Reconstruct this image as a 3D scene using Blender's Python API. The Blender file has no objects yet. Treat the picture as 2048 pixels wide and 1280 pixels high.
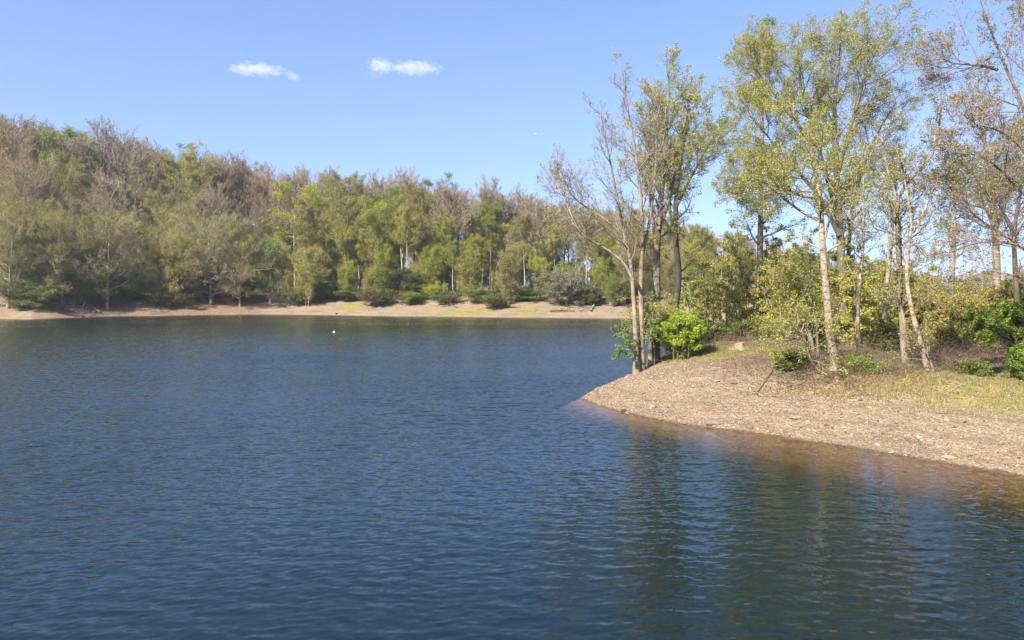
import bpy, math, random
import numpy as np

# ------------------------------------------------------------------ camera, sky, sun, exposure
SC = bpy.context.scene
COL = SC.collection
FPX = 1600.0                       # focal length in photo pixels (photo 2048 x 1280)
EYE = 5.0                          # metres above the water
PITCH = math.atan(70 / FPX)
cam_d = bpy.data.cameras.new("camera")
cam_d.sensor_width = 36.0
cam_d.lens = FPX / 2048 * 36.0
cam_d.clip_start = 0.1
cam_d.clip_end = 20000
cam = bpy.data.objects.new("camera", cam_d)
cam.location = (0, 0, EYE)
cam.rotation_euler = (math.pi / 2 - PITCH, 0, 0)
COL.objects.link(cam)
SC.camera = cam

SUN_AZ = math.radians(-138)        # clockwise from +Y: the sun stands to the left and behind
SUN_EL = math.radians(40)
world = bpy.data.worlds.new("World")
SC.world = world
world.use_nodes = True
wn = world.node_tree
bg = wn.nodes["Background"]
sky = wn.nodes.new("ShaderNodeTexSky")
sky.sky_type = 'NISHITA'
sky.sun_disc = False
sky.sun_elevation = SUN_EL
sky.sun_rotation = SUN_AZ % (2 * math.pi)
sky.air_density = 1.0
sky.dust_density = 0.0
sky.ozone_density = 4.0
stc = wn.nodes.new("ShaderNodeTexCoord")          # the milky rim of the sky hides behind the hills: lift the view of the dome a little
smap = wn.nodes.new("ShaderNodeMapping")
smap.inputs['Location'].default_value = (0, 0, 0.135)
smap.inputs['Scale'].default_value = (1, 1, 0.85)
wn.links.new(stc.outputs['Generated'], smap.inputs[0])
wn.links.new(smap.outputs[0], sky.inputs[0])
stint = wn.nodes.new("ShaderNodeMix"); stint.data_type = 'RGBA'; stint.blend_type = 'MULTIPLY'
stint.inputs[0].default_value = 1.0
stint.inputs[7].default_value = (0.87, 0.825, 0.90, 1)       # a faint violet cast in the clear sky
wn.links.new(sky.outputs[0], stint.inputs[6])
wn.links.new(stint.outputs[2], bg.inputs[0])
bg.inputs[1].default_value = 0.102
sun_d = bpy.data.lights.new("sun", 'SUN')
sun_d.energy = 5.0
sun_d.angle = math.radians(0.5)
sun_d.color = (1.0, 0.93, 0.82)
sun = bpy.data.objects.new("sun", sun_d)
COL.objects.link(sun)
sx, sy, sz = math.sin(SUN_AZ) * math.cos(SUN_EL), math.cos(SUN_AZ) * math.cos(SUN_EL), math.sin(SUN_EL)
from mathutils import Vector
sun.rotation_euler = Vector((sx, sy, sz)).to_track_quat('Z', 'Y').to_euler()
SC.view_settings.view_transform = 'Standard'
SC.view_settings.look = 'None'
SC.view_settings.exposure = 1.5
SC.view_settings.gamma = 1.0
SC.view_settings.use_curve_mapping = False
SC.render.engine = 'CYCLES'
SC.cycles.max_bounces = 6
SC.cycles.transparent_max_bounces = 12
SC.cycles.diffuse_bounces = 3
SC.cycles.glossy_bounces = 3
SC.cycles.transmission_bounces = 3
SC.cycles.caustics_reflective = False
SC.cycles.caustics_refractive = False

# ------------------------------------------------------------------ measuring helpers
def ray(px, py):
    cx, cy = (px - 1024) / FPX, (640 - py) / FPX
    return np.array([cx, math.cos(PITCH) + cy * math.sin(PITCH), -math.sin(PITCH) + cy * math.cos(PITCH)])

def at(px, py, Y):
    d = ray(px, py)
    return np.array([0, 0, EYE]) + d * (Y / d[1])

def water_at(px, py):
    d = ray(px, py)
    return (np.array([0, 0, EYE]) + d * (-EYE / d[2]))[:2]

def lattice(ix, iy, seed):
    h = (ix.astype(np.int64) * 374761393 + iy.astype(np.int64) * 668265263 + seed * 1274126177) & 0xffffffff
    h = ((h ^ (h >> 13)) * 1274126177) & 0xffffffff
    return ((h ^ (h >> 16)) & 0xffff) / 65535.0

def vnoise(x, y, seed=0):
    x = np.asarray(x, float); y = np.asarray(y, float)
    ix, iy = np.floor(x), np.floor(y)
    fx, fy = x - ix, y - iy
    fx = fx * fx * (3 - 2 * fx); fy = fy * fy * (3 - 2 * fy)
    a, b = lattice(ix, iy, seed), lattice(ix + 1, iy, seed)
    c, d = lattice(ix, iy + 1, seed), lattice(ix + 1, iy + 1, seed)
    return (a * (1 - fx) + b * fx) * (1 - fy) + (c * (1 - fx) + d * fx) * fy

def fbm(x, y, seed=0, n=3):
    r, a, t = 0.0, 0.5, 0.0
    for k in range(n):
        r = r + a * vnoise(x * 2 ** k + 17.3 * k, y * 2 ** k - 9.1 * k, seed + k); t += a; a *= 0.5
    return r / t

def smooth(a, b, x):
    t = np.clip((x - a) / (b - a), 0.0, 1.0)
    return t * t * (3 - 2 * t)

# ------------------------------------------------------------------ the shape of the lake and land
FAR_PX = [(0, 638), (60, 639.5), (110, 637), (200, 633), (310, 632), (420, 630), (540, 629), (650, 630.5), (760, 632.5),
          (900, 634), (1000, 635.5), (1100, 636), (1200, 637), (1320, 638), (1440, 640), (1540, 642)]
FRONT_PX = [(1160, 797), (1190, 808), (1250, 827), (1350, 846), (1420, 857), (1500, 864), (1600, 880), (1700, 895), (1800, 911), (1900, 928), (2048, 953)]
far_line = [(-150, 10), (-125, 70), (-100, 100)] + [tuple(water_at(*p)) for p in FAR_PX] + [(44, 102), (47, 94)]
back_line = [(47, 94), (42, 84), (32, 76), (21, 66), (13, 56), (8.6, 48.5), (6.4, 43.6), (5.0, 40.4), (3.8, 37.6), tuple(water_at(*FRONT_PX[0]))]
front_line = [tuple(water_at(*p)) for p in FRONT_PX] + [(17.5, 14.5), (24, 4), (27, -4)]
dam_line = [(27, -4), (-100, -4), (-150, 10)]
LAKE = np.array(far_line[:-1] + back_line[:-1] + front_line[:-1] + dam_line[:-1])

def seg_dist(x, y, line):
    best = np.full(x.shape, 1e9)
    for (ax, ay), (bx, by) in zip(line[:-1], line[1:]):
        dx, dy = bx - ax, by - ay
        l2 = dx * dx + dy * dy + 1e-12
        t = np.clip(((x - ax) * dx + (y - ay) * dy) / l2, 0, 1)
        best = np.minimum(best, np.hypot(x - ax - t * dx, y - ay - t * dy))
    return best

def inside(x, y, poly):
    r = np.zeros(x.shape, bool)
    n = len(poly)
    for i in range(n):
        ax, ay = poly[i]; bx, by = poly[(i + 1) % n]
        c = (ay > y) != (by > y)
        with np.errstate(divide='ignore', invalid='ignore'):
            r ^= c & (x < (bx - ax) * (y - ay) / (by - ay + 1e-12) + ax)
    return r

RIDGE_PX = np.array([-900, -300, 0, 300, 600, 900, 1200, 1400, 1600, 1800, 2300, 4000])
RIDGE_Z = np.array([34, 34, 30, 24, 19.5, 17, 14.5, 11, 7, 4.2, 3.2, 3.2])

def land(x, y, full=False):
    x = np.atleast_1d(np.asarray(x, float)); y = np.atleast_1d(np.asarray(y, float))
    wet = inside(x, y, LAKE)
    dfar, dback, dfront, ddam = (seg_dist(x, y, l) for l in (far_line, back_line, front_line, dam_line))
    px = np.where(y > 1, 1024 + FPX * x / np.maximum(y, 1), np.where(x < 0, -900, 4000))
    R = np.interp(px, RIDGE_PX, RIDGE_Z)
    wob = (fbm(x / 4, y / 4, 3) - 0.5)
    df = np.maximum(0, dfront + wob * 1.2 * smooth(1.0, 4, dfront))
    zf = 0.235 * df - 0.5 * 0.235 * (np.maximum(0, df - 5.5)) * smooth(5.5, 9, df) - 0.105 * np.maximum(0, df - 9)
    zf = zf + 0.12 * wob * smooth(1, 6, df)
    zb = 1.75 * (1 - np.exp(-dback / np.interp(y, [38, 45], [5.0, 1.8]))) + 0.05 * dback
    beach = 0.24 * np.minimum(dfar, 9) + 0.08 * np.maximum(dfar - 9, 0)
    zr = np.minimum(beach, 3) + np.maximum(R - 3, 0) * smooth(7, 52, dfar) - 0.06 * np.maximum(dfar - 60, 0)
    zr = np.maximum(zr, 1.0 * smooth(0, 5, dfar)) + smooth(8, 30, dfar) * (fbm(x / 14, y / 14, 9) - .5) * 2.2
    zd = 0.6 * np.minimum(ddam, 6) + 0.01 * ddam
    z = np.minimum(np.minimum(zf, zb), np.minimum(zr, zd + 100 * (y > 3)))
    z = z + (0.10 * (fbm(x * 1.2, y * 1.2, 21) - .5) + 0.22 * (fbm(x * .45 + 5, y * .45, 22) - .5)) * smooth(0.2, 1.5, np.minimum(dfront, dback))
    z = np.maximum(z, 0.0) + 0.03
    dshore = np.minimum(np.minimum(dfar, dback), np.minimum(dfront, ddam))
    depth = np.where(dback < dfront, 0.7, np.interp(x, [3.2, 6.5], [.5, .15])) * np.minimum(dshore, 3) + 0.45 * np.clip(dshore - 3, 0, 14)
    z = np.where(wet, -depth - 0.003, z)
    z = z + np.where(dshore < 1.2, (fbm(x * 2.2, y * 2.2, 33, 3) - 0.5) * 0.11, 0)
    if full:
        return z, dfar, dback, dfront
    return z

def ground(x, y):
    return float(land(x, y)[0])

def hit(px, py, y0=14.0, y1=260.0):
    d = ray(px, py)
    ys = np.concatenate([np.arange(y0, 70, 0.05), np.arange(70, y1, 0.4)])
    s = ys / d[1]
    z = EYE + d[2] * s
    h = land(d[0] * s, ys)
    k = np.nonzero(z <= h)[0]
    k = k[0] if len(k) else len(ys) - 1
    return np.array([d[0] * s[k], ys[k], h[k]])

# ------------------------------------------------------------------ materials
def new_mat(name):
    m = bpy.data.materials.new(name)
    m.use_nodes = True
    nt = m.node_tree
    for n in list(nt.nodes):
        nt.nodes.remove(n)
    return m, nt, nt.nodes, nt.links

def nd(ns, kind, **kw):
    n = ns.new(kind)
    for k, v in kw.items():
        setattr(n, k, v)
    return n

def ramp(ns, stops):
    r = ns.new("ShaderNodeValToRGB")
    e = r.color_ramp.elements
    while len(e) > 1:
        e.remove(e[0])
    e[0].position = stops[0][0]; e[0].color = (*stops[0][1], 1)
    for p, c in stops[1:]:
        k = e.new(p); k.color = (*c, 1)
    return r

def mixc(ns, ls, fac, a, b, blend='MIX'):
    m = ns.new("ShaderNodeMix"); m.data_type = 'RGBA'; m.blend_type = blend
    for s, v in ((m.inputs[0], fac), (m.inputs[6], a), (m.inputs[7], b)):
        if hasattr(v, 'is_linked') or hasattr(v, 'links'):
            ls.new(v, s)
        elif isinstance(v, tuple):
            s.default_value = (*v, 1)
        else:
            s.default_value = v
    return m.outputs[2]

def mth(ns, ls, op, a, b=None, clamp=False):
    m = ns.new("ShaderNodeMath"); m.operation = op; m.use_clamp = clamp
    for i, v in enumerate((a, b)):
        if v is None: continue
        if hasattr(v, 'links'): ls.new(v, m.inputs[i])
        else: m.inputs[i].default_value = v
    return m.outputs[0]

def leaf_material():
    m, nt, ns, ls = new_mat("leaves")
    out = ns.new("ShaderNodeOutputMaterial")
    oi = ns.new("ShaderNodeObjectInfo")
    geo = ns.new("ShaderNodeNewGeometry")
    r = ramp(ns, [(0, (0.62, 0.60, 0.5)), (0.35, (0.88, 0.9, 0.85)), (0.7, (1.1, 1.08, 1.0)), (1, (1.45, 1.3, 1.0))])
    ls.new(geo.outputs['Random Per Island'], r.inputs[0])
    c = mixc(ns, ls, 1.0, oi.outputs['Color'], r.outputs[0], 'MULTIPLY')
    d = ns.new("ShaderNodeBsdfPrincipled")
    d.inputs['Roughness'].default_value = 0.55
    d.inputs['Specular IOR Level'].default_value = 0.3
    ls.new(c, d.inputs['Base Color'])
    t = ns.new("ShaderNodeBsdfTranslucent")
    c2 = mixc(ns, ls, 1.0, c, (1.05, 1.15, 0.55), 'MULTIPLY')
    ls.new(c2, t.inputs[0])
    mx = ns.new("ShaderNodeMixShader"); mx.inputs[0].default_value = 0.45
    ls.new(d.outputs[0], mx.inputs[1]); ls.new(t.outputs[0], mx.inputs[2])
    ls.new(mx.outputs[0], out.inputs[0])
    return m

def bark_material(name, birch=False, twig=False):
    m, nt, ns, ls = new_mat(name)
    out = ns.new("ShaderNodeOutputMaterial")
    b = ns.new("ShaderNodeBsdfPrincipled")
    b.inputs['Roughness'].default_value = 0.85
    b.inputs['Specular IOR Level'].default_value = 0.2
    tc = ns.new("ShaderNodeTexCoord")
    if twig:
        a = nd(ns, "ShaderNodeAttribute", attribute_type='OBJECT', attribute_name="twig_tint")
        geo = ns.new("ShaderNodeNewGeometry")
        r = ramp(ns, [(0, (0.7, 0.7, 0.7)), (1, (1.3, 1.27, 1.22))])
        ls.new(geo.outputs['Random Per Island'], r.inputs[0])
        c = mixc(ns, ls, 1.0, a.outputs['Color'], r.outputs[0], 'MULTIPLY')
        ls.new(c, b.inputs['Base Color'])
    else:
        oi = ns.new("ShaderNodeObjectInfo")
        mp = ns.new("ShaderNodeMapping"); mp.inputs['Scale'].default_value = (7, 7, 1.2) if not birch else (4, 4, 6)
        ls.new(tc.outputs['Object'], mp.inputs[0])
        n = ns.new("ShaderNodeTexNoise"); n.inputs['Scale'].default_value = 1.6; n.inputs['Detail'].default_value = 5
        ls.new(mp.outputs[0], n.inputs[0])
        n2 = ns.new("ShaderNodeTexNoise"); n2.inputs['Scale'].default_value = 1.1; n2.inputs['Detail'].default_value = 3
        ls.new(tc.outputs['Object'], n2.inputs[0])
        if birch:
            r = ramp(ns, [(0, (0.22, 0.17, 0.13)), (0.36, (0.42, 0.35, 0.29)), (0.46, (0.82, 0.74, 0.67)), (0.6, (1.0, .96, .92)), (1, (1.15, 1.1, 1.05))])
        else:
            r = ramp(ns, [(0, (0.45, 0.43, 0.4)), (0.45, (0.85, 0.83, 0.8)), (0.65, (1.1, 1.08, 1.05)), (1, (1.5, 1.5, 1.45))])
        ls.new(n.outputs[0], r.inputs[0])
        c = mixc(ns, ls, 1.0, oi.outputs['Color'], r.outputs[0], 'MULTIPLY')
        r2 = ramp(ns, [(0.35, (0.62, 0.66, 0.5)), (0.6, (1.1, 1.08, 1.05))])
        ls.new(n2.outputs[0], r2.inputs[0])
        c = mixc(ns, ls, 1.0, c, r2.outputs[0], 'MULTIPLY')
        ls.new(c, b.inputs['Base Color'])
        bp = ns.new("ShaderNodeBump"); bp.inputs['Strength'].default_value = 0.6; bp.inputs['Distance'].default_value = 0.04
        ls.new(n.outputs[0], bp.inputs['Height']); ls.new(bp.outputs[0], b.inputs['Normal'])
    ls.new(b.outputs[0], out.inputs[0])
    return m

def plain_material(name, col, rough=0.7, var=0.25, scale=6.0, bump=0.3):
    m, nt, ns, ls = new_mat(name)
    out = ns.new("ShaderNodeOutputMaterial")
    b = ns.new("ShaderNodeBsdfPrincipled"); b.inputs['Roughness'].default_value = rough
    tc = ns.new("ShaderNodeTexCoord")
    n = ns.new("ShaderNodeTexNoise"); n.inputs['Scale'].default_value = scale; n.inputs['Detail'].default_value = 6
    ls.new(tc.outputs['Object'], n.inputs[0])
    r = ramp(ns, [(0.3, tuple(v * (1 - var) for v in col)), (0.7, tuple(v * (1 + var) for v in col))])
    ls.new(n.outputs[0], r.inputs[0]); ls.new(r.outputs[0], b.inputs['Base Color'])
    bp = ns.new("ShaderNodeBump"); bp.inputs['Strength'].default_value = bump; bp.inputs['Distance'].default_value = 0.03
    ls.new(n.outputs[0], bp.inputs['Height']); ls.new(bp.outputs[0], b.inputs['Normal'])
    ls.new(b.outputs[0], out.inputs[0])
    return m

def stone_material():
    m, nt, ns, ls = new_mat("stone")
    out = ns.new("ShaderNodeOutputMaterial")
    b = ns.new("ShaderNodeBsdfPrincipled"); b.inputs['Roughness'].default_value = 0.85
    geo = ns.new("ShaderNodeNewGeometry"); oi = ns.new("ShaderNodeObjectInfo"); tc = ns.new("ShaderNodeTexCoord")
    r = ramp(ns, [(0, (0.42, 0.36, 0.33)), (0.25, (0.85, 0.74, 0.66)), (0.5, (1.0, 0.95, 0.9)), (0.8, (1.25, 1.2, 1.12)), (1, (1.6, 1.55, 1.48))])
    ls.new(geo.outputs['Random Per Island'], r.inputs[0])
    n = ns.new("ShaderNodeTexNoise"); n.inputs['Scale'].default_value = 9; n.inputs['Detail'].default_value = 6
    ls.new(tc.outputs['Object'], n.inputs[0])
    r2 = ramp(ns, [(0.3, (0.75, 0.72, 0.7)), (0.7, (1.15, 1.15, 1.12))])
    ls.new(n.outputs[0], r2.inputs[0])
    c = mixc(ns, ls, 1.0, oi.outputs['Color'], r.outputs[0], 'MULTIPLY')
    c = mixc(ns, ls, 1.0, c, r2.outputs[0], 'MULTIPLY')
    ls.new(c, b.inputs['Base Color'])
    bp = ns.new("ShaderNodeBump"); bp.inputs['Strength'].default_value = 0.5; bp.inputs['Distance'].default_value = 0.03
    ls.new(n.outputs[0], bp.inputs['Height']); ls.new(bp.outputs[0], b.inputs['Normal'])
    ls.new(b.outputs[0], out.inputs[0])
    return m

def ground_material():
    m, nt, ns, ls = new_mat("ground")
    out = ns.new("ShaderNodeOutputMaterial")
    b = ns.new("ShaderNodeBsdfPrincipled"); b.inputs['Roughness'].default_value = 0.9
    b.inputs['Specular IOR Level'].default_value = 0.25
    tc = ns.new("ShaderNodeTexCoord")
    pos = tc.outputs['Object']
    at_ = nd(ns, "ShaderNodeAttribute", attribute_name="zones")
    sep = ns.new("ShaderNodeSeparateColor"); ls.new(at_.outputs['Color'], sep.inputs[0])
    def noise(scale, detail=5, rough=.6):
        n = ns.new("ShaderNodeTexNoise"); n.inputs['Scale'].default_value = scale
        n.inputs['Detail'].default_value = detail; n.inputs['Roughness'].default_value = rough
        ls.new(pos, n.inputs[0]); return n
    def vor(scale, feature='F1'):
        v = ns.new("ShaderNodeTexVoronoi"); v.feature = feature; v.inputs['Scale'].default_value = scale
        ls.new(pos, v.inputs[0]); return v
    v1, v2, v3 = vor(7.0), vor(15.0), vor(34.0)
    def cellcol(v, stops):
        s = ns.new("ShaderNodeSeparateColor"); ls.new(v.outputs['Color'], s.inputs[0])
        r = ramp(ns, stops); ls.new(s.outputs[0], r.inputs[0]); return r.outputs[0]
    st = [(0, (0.125, 0.092, 0.06)), (0.2, (0.19, 0.145, 0.097)), (0.5, (0.232, 0.18, 0.12)), (0.8, (0.275, 0.218, 0.15)), (1, (0.39, 0.325, 0.235))]
    c1, c2, c3 = cellcol(v1, st), cellcol(v2, st), cellcol(v3, st)
    g = mixc(ns, ls, 0.5, c2, c3)
    nb = noise(0.8, 4)
    rb = ramp(ns, [(0.42, (0, 0, 0)), (0.6, (1, 1, 1))]); ls.new(nb.outputs[0], rb.inputs[0])
    g = mixc(ns, ls, mth(ns, ls, 'MULTIPLY', rb.outputs[0], 0.6), g, c1)
    nt2 = noise(0.35, 4)
    rt = ramp(ns, [(0.3, (0.82, 0.78, 0.8)), (0.5, (1, 0.98, 0.94)), (0.7, (1.12, 1.02, 0.86))]); ls.new(nt2.outputs[0], rt.inputs[0])
    g = mixc(ns, ls, 1.0, g, rt.outputs[0], 'MULTIPLY')
    # faint level lines left by the falling water
    spz = ns.new("ShaderNodeSeparateXYZ"); ls.new(pos, spz.inputs[0])
    lz = mth(ns, ls, 'ADD', mth(ns, ls, 'MULTIPLY', spz.outputs[2], 7.0), mth(ns, ls, 'MULTIPLY', nt2.outputs[0], 5.0))
    n1d = ns.new("ShaderNodeTexNoise"); n1d.noise_dimensions = '1D'; n1d.inputs['Scale'].default_value = 1.0; n1d.inputs['Detail'].default_value = 3
    ls.new(lz, n1d.inputs['W'])
    rl = ramp(ns, [(0.35, (0.80, 0.76, 0.74)), (0.5, (1, 1, 1)), (0.68, (1.13, 1.12, 1.08))]); ls.new(n1d.outputs[0], rl.inputs[0])
    g = mixc(ns, ls, 1.0, g, rl.outputs[0], 'MULTIPLY')
    # litter of last year's leaves
    vl = vor(22.0)
    lit = cellcol(vl, [(0, (0.06, 0.04, 0.028)), (0.5, (0.17, 0.11, 0.065)), (0.8, (0.28, 0.19, 0.11)), (1, (0.42, 0.31, 0.2))])
    # grass sward
    ng = noise(30, 4); ng2 = noise(1.3, 4)
    rg = ramp(ns, [(0.3, (0.09, 0.085, 0.03)), (0.5, (0.18, 0.17, 0.055)), (0.7, (0.32, 0.27, 0.12))]); ls.new(ng.outputs[0], rg.inputs[0])
    rg2 = ramp(ns, [(0.35, (0.75, 0.95, 0.7)), (0.65, (1.5, 1.15, 0.95))]); ls.new(ng2.outputs[0], rg2.inputs[0])
    gr = mixc(ns, ls, 1.0, rg.outputs[0], rg2.outputs[0], 'MULTIPLY')
    # bare soil
    def brk(mask, n, amt):
        x = mth(ns, ls, 'ADD', mask, mth(ns, ls, 'MULTIPLY', mth(ns, ls, 'SUBTRACT', n.outputs[0], 0.5), amt))
        r = ramp(ns, [(0.38, (0, 0, 0)), (0.62, (1, 1, 1))]); ls.new(x, r.inputs[0]); return r.outputs[0]
    nm = noise(1.7, 6, .65); nm2 = noise(3.1, 6, .7)
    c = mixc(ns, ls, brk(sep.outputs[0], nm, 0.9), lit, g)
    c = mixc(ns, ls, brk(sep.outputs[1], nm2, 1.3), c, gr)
    # wet rim at the waterline
    sp = ns.new("ShaderNodeSeparateXYZ"); ls.new(pos, sp.inputs[0])
    wm = ns.new("ShaderNodeMapRange"); wm.inputs[1].default_value = -0.10; wm.inputs[2].default_value = 0.10; ls.new(sp.outputs[2], wm.inputs[0])
    wr = ramp(ns, [(0.2, (0.8, 0.72, 0.64)), (0.5, (0.48, 0.42, 0.36)), (0.64, (0.55, 0.48, 0.42)), (0.8, (1, 1, 1))])
    ls.new(wm.outputs[0], wr.inputs[0])
    c = mixc(ns, ls, 1.0, c, wr.outputs[0], 'MULTIPLY')
    ls.new(c, b.inputs['Base Color'])
    h = mth(ns, ls, 'ADD', mth(ns, ls, 'MULTIPLY', v2.outputs['Distance'], -0.6), mth(ns, ls, 'MULTIPLY', v1.outputs['Distance'], -0.7))
    h = mth(ns, ls, 'ADD', h, mth(ns, ls, 'MULTIPLY', v3.outputs['Distance'], -0.35))
    h = mth(ns, ls, 'ADD', h, mth(ns, ls, 'MULTIPLY', nm2.outputs[0], 0.8))
    bp = ns.new("ShaderNodeBump"); bp.inputs['Strength'].default_value = 0.8; bp.inputs['Distance'].default_value = 0.09
    ls.new(h, bp.inputs['Height']); ls.new(bp.outputs[0], b.inputs['Normal'])
    ls.new(b.outputs[0], out.inputs[0])
    return m

def water_material():
    m, nt, ns, ls = new_mat("water")
    out = ns.new("ShaderNodeOutputMaterial")
    tc = ns.new("ShaderNodeTexCoord")
    def field(scale_xyz, rot, detail, amp, rough=0.5):
        mp = ns.new("ShaderNodeMapping"); mp.inputs['Scale'].default_value = scale_xyz
        mp.inputs['Rotation'].default_value = (0, 0, rot)
        ls.new(tc.outputs['Object'], mp.inputs[0])
        n = ns.new("ShaderNodeTexNoise"); n.noise_dimensions = '2D'
        n.inputs['Scale'].default_value = 1; n.inputs['Detail'].default_value = detail; n.inputs['Roughness'].default_value = rough
        n.inputs['Distortion'].default_value = 0.6
        ls.new(mp.outputs[0], n.inputs[0])
        v = nd(ns, "ShaderNodeVectorMath", operation='SUBTRACT'); ls.new(n.outputs['Color'], v.inputs[0]); v.inputs[1].default_value = (.5, .5, .5)
        w = nd(ns, "ShaderNodeVectorMath", operation='MULTIPLY'); ls.new(v.outputs[0], w.inputs[0]); w.inputs[1].default_value = amp
        return w.outputs[0]
    f1 = field((3.2, 6.0, 1), math.radians(-8), 3, (0.05, 0.16, 0))
    f2 = field((5.0, 10.5, 1), math.radians(14), 2, (0.05, 0.14, 0))
    f3 = field((0.25, 0.8, 1), math.radians(-4), 2, (0.01, 0.03, 0))
    s = nd(ns, "ShaderNodeVectorMath", operation='ADD'); ls.new(f1, s.inputs[0]); ls.new(f2, s.inputs[1])
    s2 = nd(ns, "ShaderNodeVectorMath", operation='ADD'); ls.new(s.outputs[0], s2.inputs[0]); ls.new(f3, s2.inputs[1])
    # gusts: calmer and rougher patches
    gm = ns.new("ShaderNodeMapping"); gm.inputs['Scale'].default_value = (0.035, 0.09, 1); ls.new(tc.outputs['Object'], gm.inputs[0])
    gn = ns.new("ShaderNodeTexNoise"); gn.inputs['Scale'].default_value = 1; gn.inputs['Detail'].default_value = 3; ls.new(gm.outputs[0], gn.inputs[0])
    gr = ns.new("ShaderNodeMapRange"); gr.inputs[1].default_value = 0.35; gr.inputs[2].default_value = 0.65; gr.inputs[3].default_value = 0.75; gr.inputs[4].default_value = 1.15
    ls.new(gn.outputs[0], gr.inputs[0])
    sc = nd(ns, "ShaderNodeVectorMath", operation='SCALE'); ls.new(s2.outputs[0], sc.inputs[0]); ls.new(gr.outputs[0], sc.inputs['Scale'])
    up = nd(ns, "ShaderNodeVectorMath", operation='ADD'); geo = ns.new("ShaderNodeNewGeometry"); ls.new(geo.outputs['Normal'], up.inputs[1])
    chop = nd(ns, "ShaderNodeAttribute", attribute_name="chop")
    ck = mth(ns, ls, 'MULTIPLY_ADD', chop.outputs['Fac'], 1.6); ck.node.inputs[2].default_value = 1.0
    sc2 = nd(ns, "ShaderNodeVectorMath", operation='SCALE'); ls.new(sc.outputs[0], sc2.inputs[0]); ls.new(ck, sc2.inputs['Scale'])
    tilt = nd(ns, "ShaderNodeVectorMath", operation='SCALE'); tilt.inputs[0].default_value = (0, -0.075, 0); ls.new(chop.outputs['Fac'], tilt.inputs['Scale'])
    su = nd(ns, "ShaderNodeVectorMath", operation='ADD'); ls.new(sc2.outputs[0], su.inputs[0]); ls.new(tilt.outputs[0], su.inputs[1])
    ls.new(su.outputs[0], up.inputs[0])
    nn = nd(ns, "ShaderNodeVectorMath", operation='NORMALIZE'); ls.new(up.outputs[0], nn.inputs[0])
    N = nn.outputs[0]
    dep = nd(ns, "ShaderNodeAttribute", attribute_name="depth")
    gl = ns.new("ShaderNodeBsdfGlossy"); gl.inputs['Roughness'].default_value = 0.04; ls.new(N, gl.inputs['Normal'])
    gl.inputs['Color'].default_value = (1, 1, 1, 1)
    fr = ns.new("ShaderNodeFresnel"); fr.inputs['IOR'].default_value = 1.39; ls.new(N, fr.inputs['Normal'])
    body = ns.new("ShaderNodeBsdfDiffuse"); body.inputs['Color'].default_value = (0.0026, 0.0105, 0.0115, 1)
    tr = ns.new("ShaderNodeBsdfTransparent")
    dr = ramp(ns, [(0.0, (0.88, 0.8, 0.72)), (0.35, (0.60, 0.55, 0.42)), (1.0, (0.28, 0.34, 0.25))])
    dm = ns.new("ShaderNodeMapRange"); dm.inputs[1].default_value = 0.0; dm.inputs[2].default_value = 1.3; ls.new(dep.outputs['Fac'], dm.inputs[0])
    ls.new(dm.outputs[0], dr.inputs[0]); ls.new(dr.outputs[0], tr.inputs[0])
    de = ns.new("ShaderNodeMapRange"); de.inputs[1].default_value = 0.0; de.inputs[2].default_value = 2.1; de.interpolation_type = 'SMOOTHSTEP'
    ls.new(dep.outputs['Fac'], de.inputs[0])
    inner = ns.new("ShaderNodeMixShader"); ls.new(de.outputs[0], inner.inputs[0]); ls.new(tr.outputs[0], inner.inputs[1]); ls.new(body.outputs[0], inner.inputs[2])
    mx = ns.new("ShaderNodeMixShader"); ff = mth(ns, ls, 'MULTIPLY', fr.outputs[0], mth(ns, ls, 'SUBTRACT', 1.0, mth(ns, ls, 'MULTIPLY', geo.outputs['Backfacing'], 0.93))); ls.new(ff, mx.inputs[0]); ls.new(inner.outputs[0], mx.inputs[1]); ls.new(gl.outputs[0], mx.inputs[2])
    ls.new(mx.outputs[0], out.inputs[0])
    return m

M_LEAF = leaf_material()
M_BARK = bark_material("bark")
M_BIRCH = bark_material("birch bark", birch=True)
M_TWIG = bark_material("twigs", twig=True)
M_STONE = stone_material()
M_GROUND = ground_material()
M_WATER = water_material()
M_DRIFT = plain_material("bleached wood", (0.25, 0.215, 0.175), 0.85, 0.3, 8)
M_STICK = plain_material("dark wood", (0.10, 0.075, 0.055), 0.9, 0.35, 8)
M_CUT = plain_material("sawn wood", (0.30, 0.225, 0.145), 0.8, 0.2, 14)
M_WHITE = plain_material("white plastic", (0.85, 0.85, 0.83), 0.35, 0.04, 4, 0.02)
M_GREY = plain_material("grey metal", (0.3, 0.31, 0.32), 0.4, 0.1, 4, 0.02)

# ------------------------------------------------------------------ mesh building
def mesh_from(name, verts, quads, mats, mat_idx=None, smooth_=True):
    me = bpy.data.meshes.new(name)
    nv, nf = len(verts), len(quads)
    me.vertices.add(nv); me.vertices.foreach_set("co", np.ascontiguousarray(verts, np.float32).ravel())
    me.loops.add(nf * 4); me.loops.foreach_set("vertex_index", np.ascontiguousarray(quads, np.int32).ravel())
    me.polygons.add(nf)
    me.polygons.foreach_set("loop_start", np.arange(0, nf * 4, 4, dtype=np.int32))
    me.polygons.foreach_set("loop_total", np.full(nf, 4, np.int32))
    me.polygons.foreach_set("use_smooth", np.full(nf, smooth_, bool))
    for m in mats:
        me.materials.append(m)
    if mat_idx is not None:
        me.polygons.foreach_set("material_index", np.ascontiguousarray(mat_idx, np.int32))
    me.update(calc_edges=True)
    return me

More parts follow.
